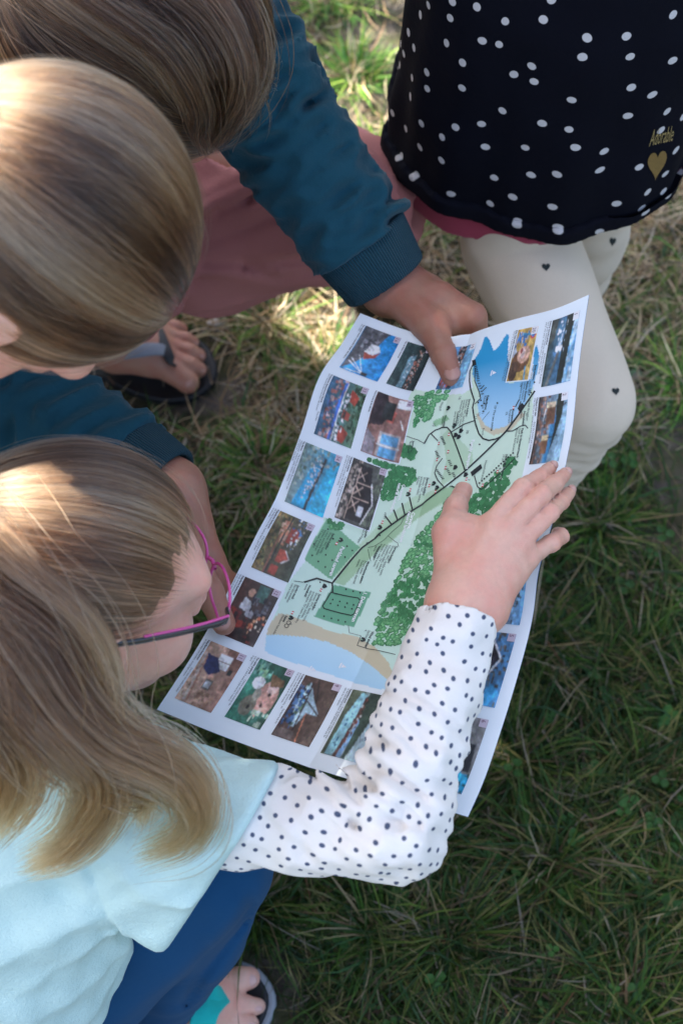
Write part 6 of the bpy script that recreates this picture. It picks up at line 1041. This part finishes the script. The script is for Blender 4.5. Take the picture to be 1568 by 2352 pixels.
me = sdf_mesh('dress', dress_sdf, axis(.01, .42, .0042), axis(.79, 1.12, .0042), axis(.41, .92, .0042))
v = verts_of(me); th = np.arctan2((v[:, 1] - DC[1]) / .12, (v[:, 0] - DC[0]) / .15); vuv(me, np.stack([th * .138, v[:, 2]], 1))
dress = put('dotted_dress', me, dots('navy_dress_with_white_dots', (.0030, .0036, .0085), (.62, .60, .60), 31, .118, .72, soft=.010, var=.2), root4)
def hem_sdf(P): d = dress_sdf(P, .0045, .476, 0); d = np.abs(d + .003) - .0042; c, s = math.cos(rotd), math.sin(rotd); x = P[:, 0] - DC[0]; y = P[:, 1] - DC[1]; th = np.arctan2((-s * x + c * y) / .124, (c * x + s * y) / .15); zh = .477 + .020 * np.cos(th - .25) + .004 * np.sin(th * 2 + .5) + .004 * np.sin(th * 5); return smax(smax(d, zh - P[:, 2], .003), P[:, 2] - zh - .021 - .001 * np.sin(th * 60), .003)
me = sdf_mesh('dress_hem', hem_sdf, axis(.01, .42, .0032), axis(.79, 1.12, .0032), axis(.42, .50, .0026)); v = verts_of(me); th = np.arctan2((v[:, 1] - DC[1]) / .12, (v[:, 0] - DC[0]) / .15); vuv(me, np.stack([th * .138, v[:, 2]], 1))
put('dress_hem', me, dots('navy_hem_with_white_dots', (.0040, .0046, .010), (.62, .60, .60), 31, .118, .72, weave=1200, depth=.001, soft=.012, var=.3), root4)
def pink_sdf(P):
    th = np.arctan2((P[:, 1] - DC[1]) / .124, (P[:, 0] - DC[0]) / .15)
    return smax(smax(dress_sdf(P, -.008, .40, .009, .35), P[:, 2] - .52, .004), .488 - .068 * np.clip(np.cos(th + 2.55), 0, 1) - P[:, 2], .002)
put('pink_underskirt', sdf_mesh('pink_underskirt', pink_sdf, axis(.01, .42, .004), axis(.79, 1.12, .004), axis(.40, .54, .003)), cloth('raspberry_pink_cotton', (.36, .045, .09), .1, 700, .0004, .15), root4)
kw = Sines(105, .045, 6, (nrm(lA[2] - lA[1]), .6)); kw2 = Sines(106, .03, 6, (nrm(lA[3] - lA[2]), 2.5))
def s_leg(P):
    d = chain(P, lA, [.062, .0595, .0500, .046, .034]); near = np.exp(-(np.linalg.norm(P - (lA[2] + lA[3]) / 2, axis=1) / .05) ** 2); d = d - .0008 * kw(P) - .0048 * near * kw2(P)
    e = chain(P, lB, [.062, .050, .036], .01) - .001 * kw(P); d = np.minimum(d, e); d = smin(d, cap(P, lA[0], lB[0], .06, .06), .03)
    return smax(d, -(P[:, 2] - .055), .003)
me = sdf_mesh('leggings', s_leg, axis(.09, .36, .0034), axis(.64, 1.04, .0034), axis(.05, .60, .0034))
leg4 = put('leggings', me, cloth('cream_jersey', (.69, .58, .45), .05, 800, .0003, .08), root4)
M_HEART = plain('black_print', (.012, .02, .02), .8, .1)
dl = Decal(leg4); v2, t2 = heart2d(.0085)
for (px, py, dd) in ((1254, 612, 1.40), (1450, 511, 1.43), (1398, 905, 1.45)): dl.lay('heart_print', v2, t2, at(px, py, dd), nrm(RGT + .1 * UPV), nrm(UPV - .1 * RGT), M_HEART, leg4, .0006)
ng = N('gold_glitter'); vv_ = ng('TexVoronoi'); vv_.inputs['Scale'].default_value = 1400; ng.set(vv_.inputs['Vector'], ng.pos())
ng.bsdf(Base_Color=ng.mix(ng.math('MULTIPLY', vv_.outputs['Color'], .8), (.55, .36, .12), (.25, .15, .05)), Metallic=.7, Roughness=.35, Normal=ng.bump(vv_.outputs['Distance'], .0015)); M_GOLD = ng.m
dd_ = Decal(dress); o_ = at(1488, 398, 1.34); xd = nrm(RGT + .30 * UPV); yd = nrm(UPV - .30 * RGT); v2, t2 = heart2d(.0205)
dd_.lay('gold_heart_print', v2, t2, o_, xd, yd, M_GOLD, dress)
v2, t2 = text2d('Adorable', .0165, False, .45); dd_.lay('gold_lettering', v2 * np.array([.40, .85]), t2[:, :], at(1456, 376, 1.34), nrm(RGT + .33 * UPV), nrm(UPV - .30 * RGT), plain('gold_foil', (.62, .48, .22), .35, .1, 60, Metallic=.6), dress)
for a_ in (lA[4], lB[2]):
    e = bpy.data.objects.new('sandal', None); C.objects.link(e); e.parent = root4; e.matrix_parent_inverse = Matrix.Translation(-root4.location)
    tp = np.array([a_[0] - .06, a_[1] - .14, 0]); hl = np.array([a_[0] + .01, a_[1] + .05, 0]); x = nrm(tp - hl); y = np.array([-x[1], x[0], 0]); L_ = np.linalg.norm(tp - hl)
    sole('sole', [hl + x * (L_ * f) + y * (.07 * g_) for f, g_ in ((0, 0), (.05, .28), (.3, .36), (.62, .42), (.85, .45), (1, .02), (.85, -.45), (.62, -.42), (.3, -.36), (.05, -.27))], .004, .020, M_BLACKRUB, e)
